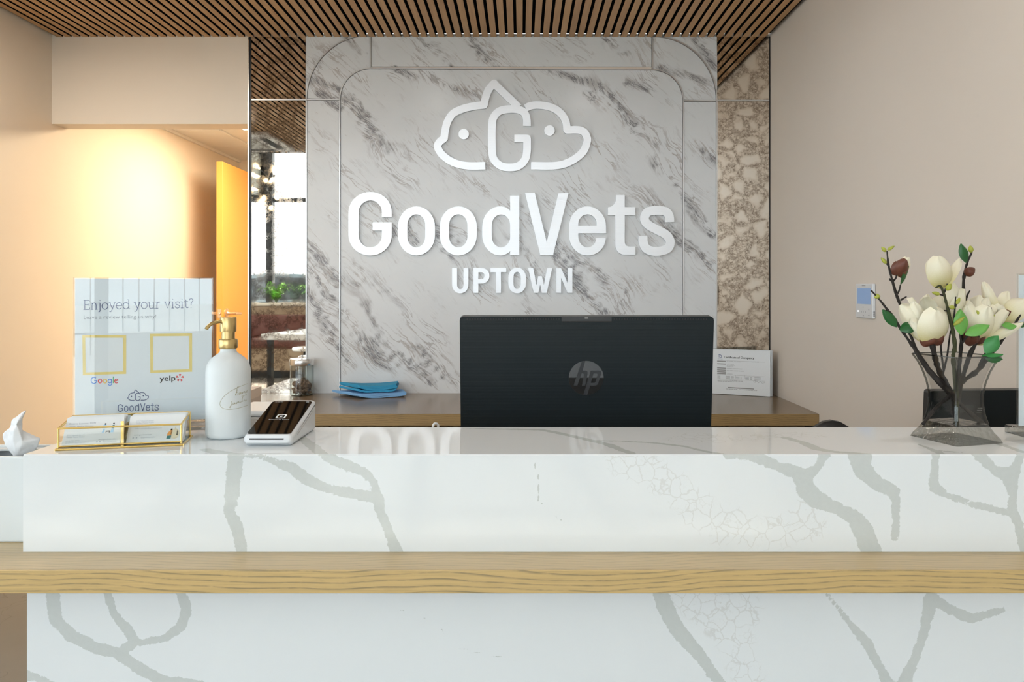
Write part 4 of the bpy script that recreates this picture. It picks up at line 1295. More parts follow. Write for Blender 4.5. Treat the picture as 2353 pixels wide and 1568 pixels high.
for i in range(5):
    a = -90 + 72*i
    ca, sa = math.cos(R(a)), math.sin(R(a)); pa, pb_ = -sa, ca
    c0 = (413.5, 868.5)
    yb.plate([[(c0[0]+ca*2.2, c0[1]+sa*2.2), (c0[0]+ca*8+pa*3.2, c0[1]+sa*8+pb_*3.2), (c0[0]+ca*9+pa*0.5, c0[1]+sa*9+pb_*0.5), (c0[0]+ca*8-pa*2.6, c0[1]+sa*8-pb_*2.6)]], sfn, 0)
yb.build('logo_burst', M['ink_red'], sheet, local=True, fix=False)
lgm = MB()
fl_ = lambda u, v, w: sfn(292.5 + (u-195)/38.6, 895.5 + (v-125)/42.0 - (u-195)/38.6*0.02)
logo(fl_, 0, 70, 74, mb=lgm)
fg = lambda u, v, w: sfn(270.5 + (u-65)/23.15, 929.0 + (v-65)/23.6 - (u-65)/23.15*0.035)
THIN = [path([('L',324,230),('L',324,205),('C',324,94,212,94),('C',99,94,99,205),('L',99,355),('C',99,466,212,466),('C',324,466,324,355),('L',324,298),('L',228,298)], 6),
  rrect(430,189,615,466,92,110), rrect(712,189,898,466,92,110), rrect(998,189,1185,466,92,110), [(1185,90),(1185,490)], [(1284,72),(1404,490)], [(1396,490),(1518,72)],
  path([('L',1582,318),('L',1768,318),('L',1768,300),('C',1768,189,1675,189),('C',1582,189,1582,300),('L',1582,355),('C',1582,466,1675,466),('C',1765,466,1765,385)], 6),
  path([('L',1893,86),('L',1893,420),('C',1893,461,1935,461),('L',1997,461)], 6), [(1812,195),(1997,195)], [tuple(p)[:2] for p in catmull([(x, y, 0) for x, y in S_LINE], 4)]]
for q_, ln in enumerate(THIN): lgm.ribbon(ln, 40, fg, 0, closed=q_ in (1, 2, 3))
lgm.build('brand_mark', M['ink_navy'], sheet, local=True, fix=False)
s2, _ = sign('acrylic_sign', 'clear acrylic sign holder cut off by the right edge of the picture', (2337 - VX)*1.335/F, 1.335, R(4), 0.216, 0.272)

# ---- brass card rack with glass sides
A0 = Gd(127, 1037, T); B0 = Gd(420, 1024.5, T)
yaw = math.atan2(B0.y - A0.y, B0.x - A0.x); LEN = (B0 - A0).xy.length
rk = thing('card_rack', 'brass framed glass rack holding two stacks of business cards', 'card holder', (A0.x, A0.y, T), yaw)
dp = 0.074
r0 = 0.0017
fr_ = MB()
def bar(a, b_, r=r0): fr_.tube([a, b_], r, 6)
for y in (0.0, dp): bar((0,y,r0), (LEN,y,r0))
for x in (0.0, LEN): bar((x,0,r0), (x,dp,r0))
zt_, zb_ = 0.0350, 0.0445
e = 0.003
bar((e,0.004,0.006), (LEN-e,0.004,0.006)); bar((e,0.004,zt_), (LEN-e,0.004,zt_))
for x in (e, LEN-e):
    bar((x,0.004,0.0035), (x,0.004,zt_)); bar((x,dp-0.004,0.0035), (x,dp-0.004,zb_)); bar((x,0.004,zt_), (x,dp-0.004,zb_))
bar((e,dp-0.004,zb_), (LEN-e,dp-0.004,zb_))
fr_.build('frame', M['gold'], rk, smooth=50, local=True)
dv = MB()
xm = LEN*0.508
dv.box(xm-0.0022, xm+0.0022, 0.006, 0.0085, 0.003, zt_+0.008); dv.box(xm-0.0035, xm+0.0035, dp-0.006, dp-0.0035, 0.003, zb_+0.001)
dv.box(xm-0.0006, xm+0.0006, 0.0085, dp-0.006, 0.003, 0.036)
dv.build('divider', M['gold'], rk, local=True)
MB().box(e+0.002, LEN-e-0.002, 0.0036, 0.0044, 0.0075, zt_-0.0015).build('front_pane', M['clear_glass'], rk, local=True)
MB().box(e, LEN-e, 0.002, dp-0.002, 0.0028, 0.0036).build('floor_pane', M['clear_glass'], rk, local=True)
MB().box(e+0.002, LEN-e-0.002, dp-0.0044, dp-0.0036, 0.0045, zb_-0.002).build('back_pane', M['clear_glass'], rk, local=True)
cardmesh = MB().plate([rrect(-0.0435, 0, 0.0435, 0.051, 0.0025, seg=3)], lambda u, v, w: Vector((u, w, v)), 0.0004).mesh('business_card')
cardmesh.materials.append(M['paper'])
def cards(cx, n, which, lbl_front, lbl_rest, grp):
    for i in range(n):
        o = bpy.data.objects.new('business_card', cardmesh.copy() if i == 0 else cardmesh); COL.objects.link(o)
        mm = MTX[rk.name] @ Matrix.Translation((cx + rnd.uniform(-0.0008, 0.0008), 0.0105 + i*0.0032, 0.0042)) @ Matrix.Rotation(R(-34), 4, 'X')
        o.matrix_world = mm; MTX[o.name] = mm
        o.location = mm.to_translation(); o.rotation_euler = mm.to_euler()
        tag(o, lbl_front if i == 0 else lbl_rest, 'business card', grp)
        if i == 0: first = o
    return first
cl = cards(LEN*0.256, 7, 0, 'front business card in the left compartment, with a small picture of two dog walkers', 'white business card stacked behind the front one on the left of the rack', 'business cards on the left of the rack')
cr = cards(LEN*0.757, 7, 1, 'front business card in the right compartment, with a small picture of a crouching figure', 'white business card stacked behind the front one on the right of the rack', 'business cards on the right of the rack')
cf = lambda u, v, w=0: Vector((u, -0.0002, v))
def ctext(par, m_, items):
    mb = MB()
    for tx, x, y, s_ in items: put_text(mb, tx, s_, cf, x, y)
    mb.build('print', m_, par, local=True, fix=False)
ctext(cl, M['ink_grey'], [('Desiree Luevano, DVM', -0.0385, 0.0385, 0.0042), ('Owner, Medical Director', -0.0385, 0.0338, 0.0036), ('www.goodvets.com', 0.010, 0.0095, 0.0032)])
ctext(cl, M['ink_pale'], [('2717 Howell Street', -0.0385, 0.0185, 0.0033), ('Dallas, Texas 75204', -0.0385, 0.0150, 0.0033), ('(214) 783-0090', -0.0385, 0.0085, 0.0033), ('dr.luevano@goodvets.com', -0.0385, 0.0050, 0.0033), ('@goodvets.dallas', 0.017, 0.0053, 0.0030)])
ctext(cr, M['ink_pale'], [('2717 Howell Street', -0.033, 0.0395, 0.0034), ('Dallas, Texas 75204', -0.033, 0.0358, 0.0034), ('(214) 783-0090', -0.033, 0.0295, 0.0034), ('dallas.uptown@goodvets.com', -0.033, 0.0258, 0.0034), ('@goodvets.dallas', -0.022, 0.0098, 0.0032)])
ctext(cr, M['ink_grey'], [('www.goodvets.com', -0.033, 0.0145, 0.0034)])
def blob(mb, pts): mb.plate([pts], lambda u, v, w: Vector((u, -0.00025, v)), 0)
def pic(par, m_, shapes):
    mb = MB()
    for s_ in shapes: blob(mb, s_)
    mb.build('picture', m_, par, local=True, fix=False)
def el(cx, cy, rx, ry, n=12): return circ(cx, cy, rx, ry, 0, 360-360/n, n-1)
pic(cl, M['ink_skyblue'], [[(0.013,0.030),(0.019,0.030),(0.018,0.036),(0.014,0.036)], [(0.013,0.022),(0.016,0.022),(0.0175,0.029),(0.0145,0.029)], [(0.026,0.022),(0.0305,0.022),(0.030,0.029),(0.027,0.029)]])
pic(cl, M['ink_black'], [el(0.0165,0.0375,0.0014,0.0014), el(0.029,0.0378,0.0014,0.0014), [(0.019,0.0235),(0.0245,0.0235),(0.025,0.0255),(0.0185,0.025)], [(0.019,0.021),(0.0197,0.021),(0.0200,0.024),(0.0190,0.024)], [(0.024,0.021),(0.0247,0.021),(0.0250,0.024),(0.0240,0.024)]])
pic(cl, M['ink_teal'], [[(0.027,0.0295),(0.0305,0.0295),(0.0305,0.0355),(0.0275,0.0350)]])
pic(cl, M['ink_pale'], [el(0.0085,0.0062,0.0013,0.0013), el(0.0128,0.0062,0.0013,0.0013)])
pic(cr, M['ink_pale'], [el(-0.0335,0.0105,0.0013,0.0013), el(-0.0285,0.0105,0.0013,0.0013)])
pic(cr, M['ink_sand'], [el(0.030,0.0155,0.0072,0.0095), [(0.0285,0.024),(0.0315,0.024),(0.030,0.028)]])
pic(cr, M['ink_orange'], [[(0.018,0.012),(0.0245,0.013),(0.0265,0.021),(0.0225,0.022),(0.0185,0.017)]])
pic(cr, M['ink_teal'], [[(0.0175,0.0065),(0.0240,0.0065),(0.0250,0.0125),(0.0185,0.012)]])
pic(cr, M['ink_black'], [el(0.0242,0.0232,0.0016,0.0016), [(0.0325,0.013),(0.0345,0.012),(0.0350,0.020),(0.0330,0.022)]])

# ---- tissue box at the left edge
tb_ = thing('tissue_box', 'white lacquered tissue box at the left end of the ledge', 'tissue box', (-0.865, 1.275, L))
ht = 0.1395
for nm, a in (('wall', (-0.072, 0.072, -0.049, -0.043)), ('wall', (-0.072, 0.072, 0.043, 0.049)), ('wall', (-0.072, -0.066, -0.0435, 0.0435)), ('wall', (0.066, 0.072, -0.0435, 0.0435))):
    MB().bbox(a[0], a[1], a[2], a[3], 0, ht, 0.0028, 3).build(nm, M['white_satin'], tb_, local=True)
MB().plate([rrect(-0.0655, -0.0425, 0.0655, 0.0425, 0.004), rrect(-0.052, -0.026, 0.052, 0.026, 0.02)], lambda u, v, w: Vector((u, v, ht - 0.004 - w)), 0.003).build('top_panel', M['white_satin'], tb_, local=True)
MB().box(-0.065, 0.065, -0.042, 0.042, 0.0, ht - 0.03).build('shade_fill', M['dark_gap'], tb_, local=True)  # near-black block standing in for the shade inside the opening
MB().bbox(-0.073, 0.073, -0.050, 0.050, ht - 0.013, ht - 0.0085, 0.001, 1).build('lid_seam', M['white_plastic'], tb_, local=True) if False else None
TZ = 1.272
tv = [(60.5,942,.0),(29.5,963,-.006),(52,960,.010),(38,975,-.02),(50,989,.004),(23,984,.0),(7.5,996,.012),(5.5,1007,.014),(13,1026,.006),(30,1000,-.018),(36,1056,-.004),(95,1007,.004),(83,1033,.006),(62,1054,.0),(52,1015,-.014),(20,1012,.002)]
tf = [(0,1,3),(0,3,2),(1,5,3),(3,4,2),(5,9,3),(3,9,14),(3,14,4),(5,6,15),(6,7,15),(5,15,9),(7,8,15),(15,8,10),(15,10,9),(9,10,14),(10,13,14),(4,14,11),(14,12,11),(14,13,12)]
def tpt(px, py, dz): return P(px, py, TZ + dz)
ti = MB().add([tpt(*p) for p in tv], tf).build('tissue', M['tissue'], None, smooth=180)
tag(ti, 'crumpled white tissue rising from the tissue box', 'tissue')
sd = ti.modifiers.new('sub', 'SUBSURF'); sd.levels = 3; sd.render_levels = 3; sd.subdivision_type = 'SIMPLE'
sm2 = ti.modifiers.new('soft', 'SMOOTH'); sm2.factor = 0.5; sm2.iterations = 2
tex = bpy.data.textures.new('crumple', 'CLOUDS'); tex.noise_scale = 0.011
dsp = ti.modifiers.new('crumple', 'DISPLACE'); dsp.texture = tex; dsp.strength = 0.005; dsp.texture_coords = 'LOCAL'
so = ti.modifiers.new('sol', 'SOLIDIFY'); so.thickness = 0.0006

# ---- carton and small printer behind the counter
kx = thing('carton', 'pale carton standing on the desk behind the pump bottle', 'box', (-0.75, 1.70, L))
MB().bbox(-0.860, -0.640, 1.56, 1.85, L, L + 0.170, 0.001, 1).build('body', M['bench_carton'] if 'bench_carton' in M else mat('carton', (0.62, 0.53, 0.47), 0.7), kx)
MB().box(-0.861, -0.639, 1.5585, 1.8515, L + 0.150, L + 0.1715).build('lid', mat('carton_lid', (0.72, 0.62, 0.54), 0.6), kx)
ktxt = MB()
for q, wq in ((0.100, 0.016), (0.095, 0.012), (0.06, 0.004), (0.04, 0.004)): ktxt.box(-0.690, -0.690 + wq, 1.5592, 1.5599, L + q, L + q + 0.003)
ktxt.build('print', M['ink_mid'], kx)
pr_t = thing('receipt_printer', 'low white receipt printer with grey band behind the payment terminal', 'printer', (-0.51, 1.54, L))
MB().bbox(-0.572, -0.452, 1.475, 1.60, L, L + 0.138, 0.004, 2).build('body', M['white_plastic'], pr_t)
MB().bbox(-0.574, -0.450, 1.473, 1.602, L + 0.138, L + 0.161, 0.003, 2).build('band', M['grey_plastic'], pr_t)
MB().bbox(-0.572, -0.452, 1.475, 1.60, L + 0.161, L + 0.173, 0.005, 3).build('lid', M['white_plastic'], pr_t)

# ---- white cable loop
cb = MB().tube(catmull([P(993, 1012, 1.47), P(994.5, 984, 1.47), P(997, 975.5, 1.47), P(1001, 973.8, 1.472), P(1005.5, 976, 1.475), P(1007.5, 985, 1.48), P(1009, 1030, 1.5)], 6), 0.0024, 10).build('charging_cable', M['white_plastic'], None, smooth=60)
tag(cb, 'white charging cable looping up behind the counter beside the computer', 'cable')
lp_ = MB().tube(catmull([P(1009, 1030, 1.5), (-0.15, 1.53, L + 0.03), (-0.10, 1.58, L + 0.003), (0.0, 1.62, L + 0.003)], 6), 0.0024, 8)
lp_.build('cable_tail', M['white_plastic'], cb, smooth=60)
lp_ = MB().tube(catmull([P(993, 1012, 1.47), (-0.175, 1.46, L + 0.04), (-0.20, 1.47, L + 0.004), (-0.28, 1.50, L + 0.003)], 6), 0.0024, 8)
lp_.build('cable_tail', M['white_plastic'], cb, smooth=60)

# ================================================================== THINGS ON THE BACK COUNTER
jx, jy = (694 - VX)*3.69/F, 3.688
jr = thing('treat_jar', 'clear glass jar with steel lid holding brown pet treats', 'jar', (jx, jy, HB))
rj = 0.0565
MB().lathe([(0.0001,0.0),(rj-0.006,0.0),(rj,0.006),(rj,0.145),(rj-0.002,0.149),(rj-0.004,0.150),(rj-0.0045,0.147),(rj-0.003,0.143),(rj-0.003,0.009),(rj-0.008,0.005),(0.0001,0.005)], n=40).build('glass', M['clear_glass'], jr, smooth=40, local=True)
ld = MB().lathe([(rj+0.001,0.149),(rj+0.002,0.151),(rj+0.002,0.176),(rj-0.001,0.180),(0.02,0.1815),(0.0001,0.182)], n=40).build('lid', M['steel'], jr, smooth=40, local=True)
MB().lathe([(0.004,0.181),(0.003,0.186),(0.0055,0.191),(0.005,0.196),(0.0001,0.198)], n=16).build('knob', M['steel'], ld, smooth=50, local=True)
tr = MB()
rj_ = rj - 0.015
for q in range(170):
    a = rnd.uniform(0, 2*math.pi); r_ = rj_*math.sqrt(rnd.random())
    z = rnd.uniform(0.014, 0.066 + 0.006*math.sin(a))
    s_ = rnd.uniform(0.006, 0.0095)
    mm = Matrix.Translation((jx + r_*math.cos(a), jy + r_*math.sin(a), HB + z)) @ Matrix.Rotation(rnd.uniform(0, 6), 4, 'X') @ Matrix.Rotation(rnd.uniform(0, 6), 4, 'Z')
    tr.bbox(-s_, s_, -s_*0.8, s_*0.8, -s_*0.45, s_*0.45, 0.002, 1, m=mm)
tro = tr.build('pet_treats', M['treat'], None)
tag(tro, 'brown dry pet treats heaped in the glass jar', 'pet treats', kind='stuff')

# ---- folded cloths
def cloth(name, label, q, z_0, nl, th, m_, amp, seed):
    rg = random.Random(seed)
    t = thing(name, label, 'cloth', (sum(p[0] for p in q)/4, sum(p[1] for p in q)/4, HB))
    for l_ in range(nl):
        mb = MB(); nu, nv = 22, 8
        ph = rg.uniform(0, 6)
        sh1 = rg.uniform(-0.006, 0.006)
        def fn(u, v):
            a = [q[0][i]*(1-u) + q[1][i]*u for i in (0, 1)]; b_ = [q[3][i]*(1-u) + q[2][i]*u for i in (0, 1)]
            x = a[0]*(1-v) + b_[0]*v + sh1; y = a[1]*(1-v) + b_[1]*v
            edge = abs(u - 0.5)*2
            lift = amp*(edge**4)*(0.6 + 0.4*math.sin(ph)) + 0.0015*math.sin(9*u + ph) + 0.001*math.sin(13*v + ph)
            return (x, y, z_0 + l_*th + max(0, lift) + 0.0012)
        gridface(mb, arange(0, 1, nu), arange(0, 1, nv), fn)
        n0 = len(mb.v)
        mb.v += [p + Vector((0, 0, th*0.92)) for p in mb.v]
        mb.f += [[i + n0 for i in reversed(f)] for f in mb.f]
        # rounded front fold and closed sides
        w = nu + 1
        for i in range(nu): mb.f.append([i, i+1, n0+i+1, n0+i]); mb.f.append([nv*w+i+1, nv*w+i, n0+nv*w+i, n0+nv*w+i+1])
        for j in range(nv): mb.f.append([(j+1)*w, j*w, n0+j*w, n0+(j+1)*w]); mb.f.append([j*w+nu, (j+1)*w+nu, n0+(j+1)*w+nu, n0+j*w+nu])
        mb.build('fold', m_, t, smooth=60)
    return t
q_lo = [Gd(823, 917, HB).xy, Gd(934, 907, HB).xy, Gd(930, 896, HB).xy, Gd(757, 899, HB).xy]
q_lo = [(a.x, min(a.y, ZW - 0.02)) for a in q_lo]
ql = [(-0.768, 3.560), (-0.555, 3.625), (-0.590, 3.735), (-0.925, 3.700)]
c_lo = cloth('folded_cloth', 'pale blue folded cloth lying under the brighter blue one', ql, HB, 3, 0.0068, M['cloth_pale'], 0.010, 3)
qh = [(-0.775, 3.590), (-0.602, 3.625), (-0.612, 3.735), (-0.895, 3.705)]
c_hi = cloth('folded_cloth', 'bright blue folded cloth stacked on the pale blue one', qh, HB + 0.024, 3, 0.0105, M['cloth_blue'], 0.012, 9)
pt = MB()     # illegible dark print on the cloth
for q in range(9):
    x = -0.845 + 0.016*q; y = 3.668 - 0.018*q + 0.006*math.sin(q*2.1)
    pt.ribbon([(x, y), (x + 0.006, y + 0.008), (x + 0.011, y - 0.002), (x + 0.015, y + 0.004)], 0.003, lambda u, v, w: Vector((u, v, HB + 0.0615)), 0)
pt.build('print', M['ink_teal'], c_hi, fix=False)

# ---- certificate in a clear block frame
ca, cbp = Vector((0.949, 3.735, HB)), Vector((1.198, 3.624, HB))
cy2 = math.atan2(cbp.y - ca.y, cbp.x - ca.x); cw = (cbp - ca).length
cf_ = thing('certificate_frame', 'clear acrylic block with a printed Certificate of Occupancy by the right mirror', 'certificate', ca, cy2)
ps = MB().box(0.0, cw, -0.0004, 0.0004, 0.002, 0.222).build('sheet', M['paper'], cf_, local=True)
MB().bbox(-0.001, cw + 0.010, 0.0008, 0.020, 0.0, 0.226, 0.001, 1).build('block', M['acrylic'], cf_, local=True)
MB().bbox(0.0, cw + 0.009, 0.010, 0.0115, 0.002, 0.224, 0.0004, 1).build('backing_sheet', M['paper'], cf_, local=True)
kf = cw/397.0
cfn = lambda u, v, w: Vector(((u - 237)*kf, -0.0007, 0.222 - (v - 962)*kf*0.685 - 0.0))
kz = 0.222/(1280 - 962)
cfn = lambda u, v, w: Vector(((u - 237)*kf, -0.0007, 0.222 - (v - 962 - (u-237)*0.05)*kz))
cm = MB(); cb2 = MB(); cs = MB()
def crt(mb, txt, u0, u1, v, hgt):
    vs, fs_ = text_tris(txt, 1.0); mx = max(p.x for p in vs)
    mb.add([cfn(u0 + (u1-u0)*p.x/mx, v + (u0-237)*0.0 + (p.x/mx)*(u1-u0)*0.055 - p.y*hgt/0.7, 0) for p in vs], fs_)
crt(cm, 'Certificate of Occupancy', 315, 525, 1026, 15)
crt(cm, 'Certificate of Occupancy', 316, 526, 1026, 15)
def bar_(u0, u1, v0, v1): cb2.add([cfn(u0, v0, 0), cfn(u1, v0+(u1-u0)*0.055, 0), cfn(u1, v1+(u1-u0)*0.055, 0), cfn(u0, v1, 0)], [(0,1,2,3)])
for v in (1044, 1062, 1092, 1106, 1119, 1131): bar_(269, 331, v, v+7)
bar_(345, 525, 1231, 1238)
for v in (1040, 1141, 1172): bar_(269, 601, v, v+1.2)
for u in (331, 398, 462, 524): bar_(u, u+1, 1147, 1172)
for tx, u0, u1, v in (('2717 HOWELL ST Ste B 75201', 336, 433, 1052), ('MATT PORTER', 337, 386, 1071), ('2717 HOWELL ST', 337, 393, 1080), ('DALLAS, TX', 337, 377, 1087), ('GOODVETS VETERINARY CLINIC', 336, 444, 1102), ('(5022) ANIMAL SHELTER OR CLINIC', 336, 455, 1117), ('COMMENTS', 337, 376, 1141), ('Issued: 10/21/2020', 505, 558, 1057)):
    crt(cs, tx, u0, u1, v, 5.5)
def dash(u0, u1, v, h_):
    cs.add([cfn(u0, v, 0), cfn(u1, v + (u1-u0)*0.055, 0), cfn(u1, v + h_ + (u1-u0)*0.055, 0), cfn(u0, v + h_, 0)], [(0,1,2,3)])
for r_ in range(3):
    for u0, u1 in ((271, 292), (333, 360), (366, 386), (400, 425), (432, 440), (465, 490), (497, 512), (527, 570)): dash(u0, u1, 1151 + r_*7 + (u0 - 271)*0.05, 2.2)
for u0, u1, v in ((272, 452, 1180), (272, 415, 1187), (332, 410, 1243), (424, 545, 1248)):
    x = u0
    while x < u1:
        w_ = rnd.uniform(6, 18); dash(x, min(u1, x + w_), v + (x - u0)*0.055, 2.6); x += w_ + 3
cs.ribbon([tuple(p)[:2] for p in catmull([(520,1192,0),(535,1186,0),(530,1200,0),(545,1190,0),(555,1202,0),(565,1192,0),(580,1204,0),(600,1200,0)], 4)], 1.5, cfn, 0)
cm.build('title', M['ink_black'], ps, local=True, fix=False); cb2.build('bars', M['ink_bar'], ps, local=True, fix=False); cs.build('small_print', M['ink_mid'], ps, local=True, fix=False)
cl_ = MB()
cl_.ribbon([(279,1002),(292,1003),(300,1010),(300,1018),(291,1025),(279,1025)], 4, cfn, 0); cl_.ribbon([(279,1009),(290,1010)], 3, cfn, 0); cl_.ribbon([(279,1017),(290,1018)], 3, cfn, 0)
crt(cl_, 'City of Dallas', 272, 308, 1033, 4)
cl_.build('crest', M['ink_navy'], ps, local=True, fix=False)

# ---- wall controller
wx = XR
wc = thing('wall_controller', 'white wall mounted air conditioning controller with blue screen', 'thermostat', (wx, 2.705, 1.168))
zt0, zt1 = 1.1686, 1.292
bw = MB().bbox(wx - 0.0125, wx - 0.0005, 2.64, 2.772, zt0, zt1, 0.003, 2).build('body', M['white_plastic'], wc)
face = MB().bbox(wx - 0.0132, wx - 0.0120, 2.642, 2.770, zt0 + 0.002, zt1 - 0.002, 0.0004, 1).build('face', M['grey_face'] if 'grey_face' in M else mat('grey_face', (0.60, 0.60, 0.60), 0.3), wc)
def yy(u): return 2.772 - (u - 1220)/(1325-1220)*0.132
def zq(v): return zt1 - (v - 514)/(752-514)*(zt1 - zt0)
MB().box(wx - 0.0136, wx - 0.0130, yy(1316), yy(1233), zq(655), zq(543)).build('screen', M['screen_blue'], wc)
bt = MB()
for u, v in ((1271,676),(1271,735),(1305,693),(1305,731)): bt.box(wx - 0.0135, wx - 0.0131, yy(u)-0.004, yy(u)+0.004, zq(v)-0.0012, zq(v)+0.0012)
for u in (1259, 1271, 1284): bt.box(wx - 0.0135, wx - 0.0131, yy(u)-0.0018, yy(u)+0.0018, zq(709)-0.0028, zq(709)+0.0028)
bt.box(wx - 0.0135, wx - 0.0131, yy(1284), yy(1262), zq(530), zq(524))
bt.build('buttons', M['ink_bar'], face)
MB().lathe([(0.0001,0),(0.003,0),(0.003,0.0006)], m=Matrix.Translation((wx-0.0132, yy(1238), zq(706))) @ Matrix.Rotation(R(-90),4,'Y'), n=16).build('led', mat('led', (0.9,0.95,1), 0.4, emit=(0.9,0.95,1), estr=1.5), face)
vt = MB()
for q in range(6): vt.box(wx - 0.0095, wx - 0.0030, 2.6396, 2.6405, zt0 + 0.008 + q*0.0036, zt0 + 0.0095 + q*0.0036)
vt.build('vents', M['dark_gap'], bw)

# ---- office chair behind the desk (only the top of its back shows)
oc = thing('office_chair', 'black office chair whose curved back just shows over the counter', 'chair', (0.965, 2.32, 0))
bk = MB()
def bfn(u, v):
    a = (u-0.5)*2
    return (a*0.20, 0.0 + 0.035*(1 - a*a) + 0.0, 0.50 + v*(0.366 + 0.0*a) - a*a*0.30*v)
g1 = MB(); gridface(g1, arange(0,1,16), arange(0,1,8), bfn)
o = g1.build('backrest', M['black_plastic'], oc, smooth=60, local=True)
m_ = o.modifiers.new('s', 'SOLIDIFY'); m_.thickness = 0.03
MB().bbox(-0.23, 0.23, -0.45, -0.02, 0.43, 0.49, 0.02, 3).build('seat', M['black_plastic'], oc, smooth=50, local=True)
MB().tube([(0,-0.22,0.10),(0,-0.22,0.43)], 0.025, 12).build('gas_stem', M['steel'], oc, local=True)
MB().tube([(0,-0.10,0.44),(0,0.06,0.47),(0,0.07,0.70)], 0.018, 8).build('back_support', M['black_plastic'], oc, local=True)
for q in range(5):
    a = R(72*q + 18); ex, ey = 0.26*math.cos(a), -0.22 + 0.26*math.sin(a)
    lg_ = MB().tube([(0,-0.22,0.11),(ex,ey,0.07)], [0.022,0.014], 8).build('leg', M['black_plastic'], oc, local=True)
    MB().lathe([(0.0001,-0.012),(0.028,-0.012),(0.028,0.012),(0.0001,0.012)], m=Matrix.Translation((ex,ey,0.028)) @ Matrix.Rotation(R(90),4,'X'), n=16).build('castor', M['rubber'], lg_, local=True)

# ================================================================== VASE AND MAGNOLIA
vc = Vector((0.7505, 1.3015, T))
vr = math.atan2(0.028, 0.0945)
va_ = thing('glass_vase', 'square waisted clear glass vase at the right of the counter', 'vase', vc, vr)
hs = 0.0507
PROF = [(0.0, 1.0), (0.006, 0.955), (0.016, 0.83), (0.030, 0.70), (0.045, 0.635), (0.062, 0.598), (0.080, 0.597), (0.100, 0.655), (0.118, 0.74), (0.133, 0.84), (0.146, 0.965)]
def sqring(s, z, inset=0.0, c=0.0035):
    a = hs*s - inset
    pts = []
    for sx, sy in ((1,1),(-1,1),(-1,-1),(1,-1)):
        if sx*sy > 0: pts += [(sx*a, sy*(a-c)), (sx*(a-c), sy*a)]
        else: pts += [(sx*(a-c), sy*a), (sx*a, sy*(a-c))]
    return [Vector((x, y, z)) for x, y in pts]
def skin(mb, rings, cap0=False, cap1=False):
    n = len(rings[0]); b = len(mb.v)
    for r in rings: mb.v += r
    for i in range(len(rings)-1):
        for k_ in range(n): mb.f.append([b+i*n+k_, b+i*n+(k_+1)%n, b+(i+1)*n+(k_+1)%n, b+(i+1)*n+k_])
    if cap0: mb.f.append([b + k_ for k_ in range(n-1, -1, -1)])
    if cap1: mb.f.append([b + (len(rings)-1)*n + k_ for k_ in range(n)])
w1 = MB()
outer = [sqring(s, z) for z, s in PROF if z >= 0.03]
inner = [sqring(s, z, 0.0032) for z, s in PROF if z >= 0.03]
skin(w1, outer + list(reversed(inner)))
w1.build('glass_wall', M['vase_glass'], va_, smooth=30, local=True)
w2 = MB()
skin(w2, [sqring(s, z) for z, s in PROF if z <= 0.0301], True, True)
w2.build('solid_base', M['solid_glass'], va_, smooth=30, local=True)
rim_ = sqring(PROF[-1][1], PROF[-1][0], 0.0016)
MB().tube(rim_ + [rim_[0], rim_[1]], 0.0013, 6).build('rim', M['glass_edge'], va_, smooth=60, local=True)
for k_ in range(4):
    MB().tube([ (sqring(s_, z_)[2*k_] + sqring(s_, z_)[2*k_+1])*0.5 for z_, s_ in PROF if z_ >= 0.03], 0.0016, 6).build('corner_edge', M['glass_edge'], va_, smooth=60, local=True)

FZ = 1.30
def V3(px, py, dz=0.0): return P(px, py, FZ + dz)
# unit petal: base at origin, tip at (0,1,0), bulging towards +Z
def petal_mesh(name, wexp, cup, curl, ruf, m_, nu=12, nv=12, pw_=0.75, edge=0.16):
    mb = MB()
    def fn(u, v):
        w = (math.sin(math.pi*min(1, v**pw_))**wexp)*0.5 if 0 < v < 1 else 0.0
        w = max(w, 0.06*(1-v), 0.0)
        x = u*w
        z = cup*(1-u*u)*math.sin(math.pi*v*0.9)*0.55 - curl*v*v + ruf*math.sin(7*u + 5*v)*v*v - edge*(abs(u)**4)*v
        return (x, v, z)
    gridface(mb, arange(-1, 1, nu), arange(0.0, 0.995, nv), fn)
    me = mb.mesh(name, smooth=80); me.materials.append(m_)
    return me
PET = [petal_mesh('petal', 0.45, 0.46, 0.05, 0.03, M['petal'], pw_=0.95), petal_mesh('petal', 0.5, 0.36, 0.25, 0.045, M['petal'], pw_=0.9), petal_mesh('petal', 0.45, 0.5, -0.16, 0.04, M['petal'], pw_=0.95)]
CAL = petal_mesh('calyx', 0.6, 0.5, -0.1, 0.0, M['calyx']); CALG = petal_mesh('calyx', 0.6, 0.5, -0.1, 0.0, M['calyx_green'])
LEAF = {k_: petal_mesh('leaf', 0.8, 0.10, 0.12, 0.01, M[k_], 7, 10, 0.95) for k_ in ('leaf_dark', 'leaf_light', 'leaf_mid')}
BUD = MB().lathe([(0.0001,0.0),(0.10,0.06),(0.20,0.25),(0.22,0.45),(0.16,0.72),(0.07,0.92),(0.0001,1.0)], n=12).mesh('bud', smooth=60)
BUD.materials.append(M['bud_green'])
BUDB = BUD.copy(); BUDB.materials.clear(); BUDB.materials.append(M['calyx'])
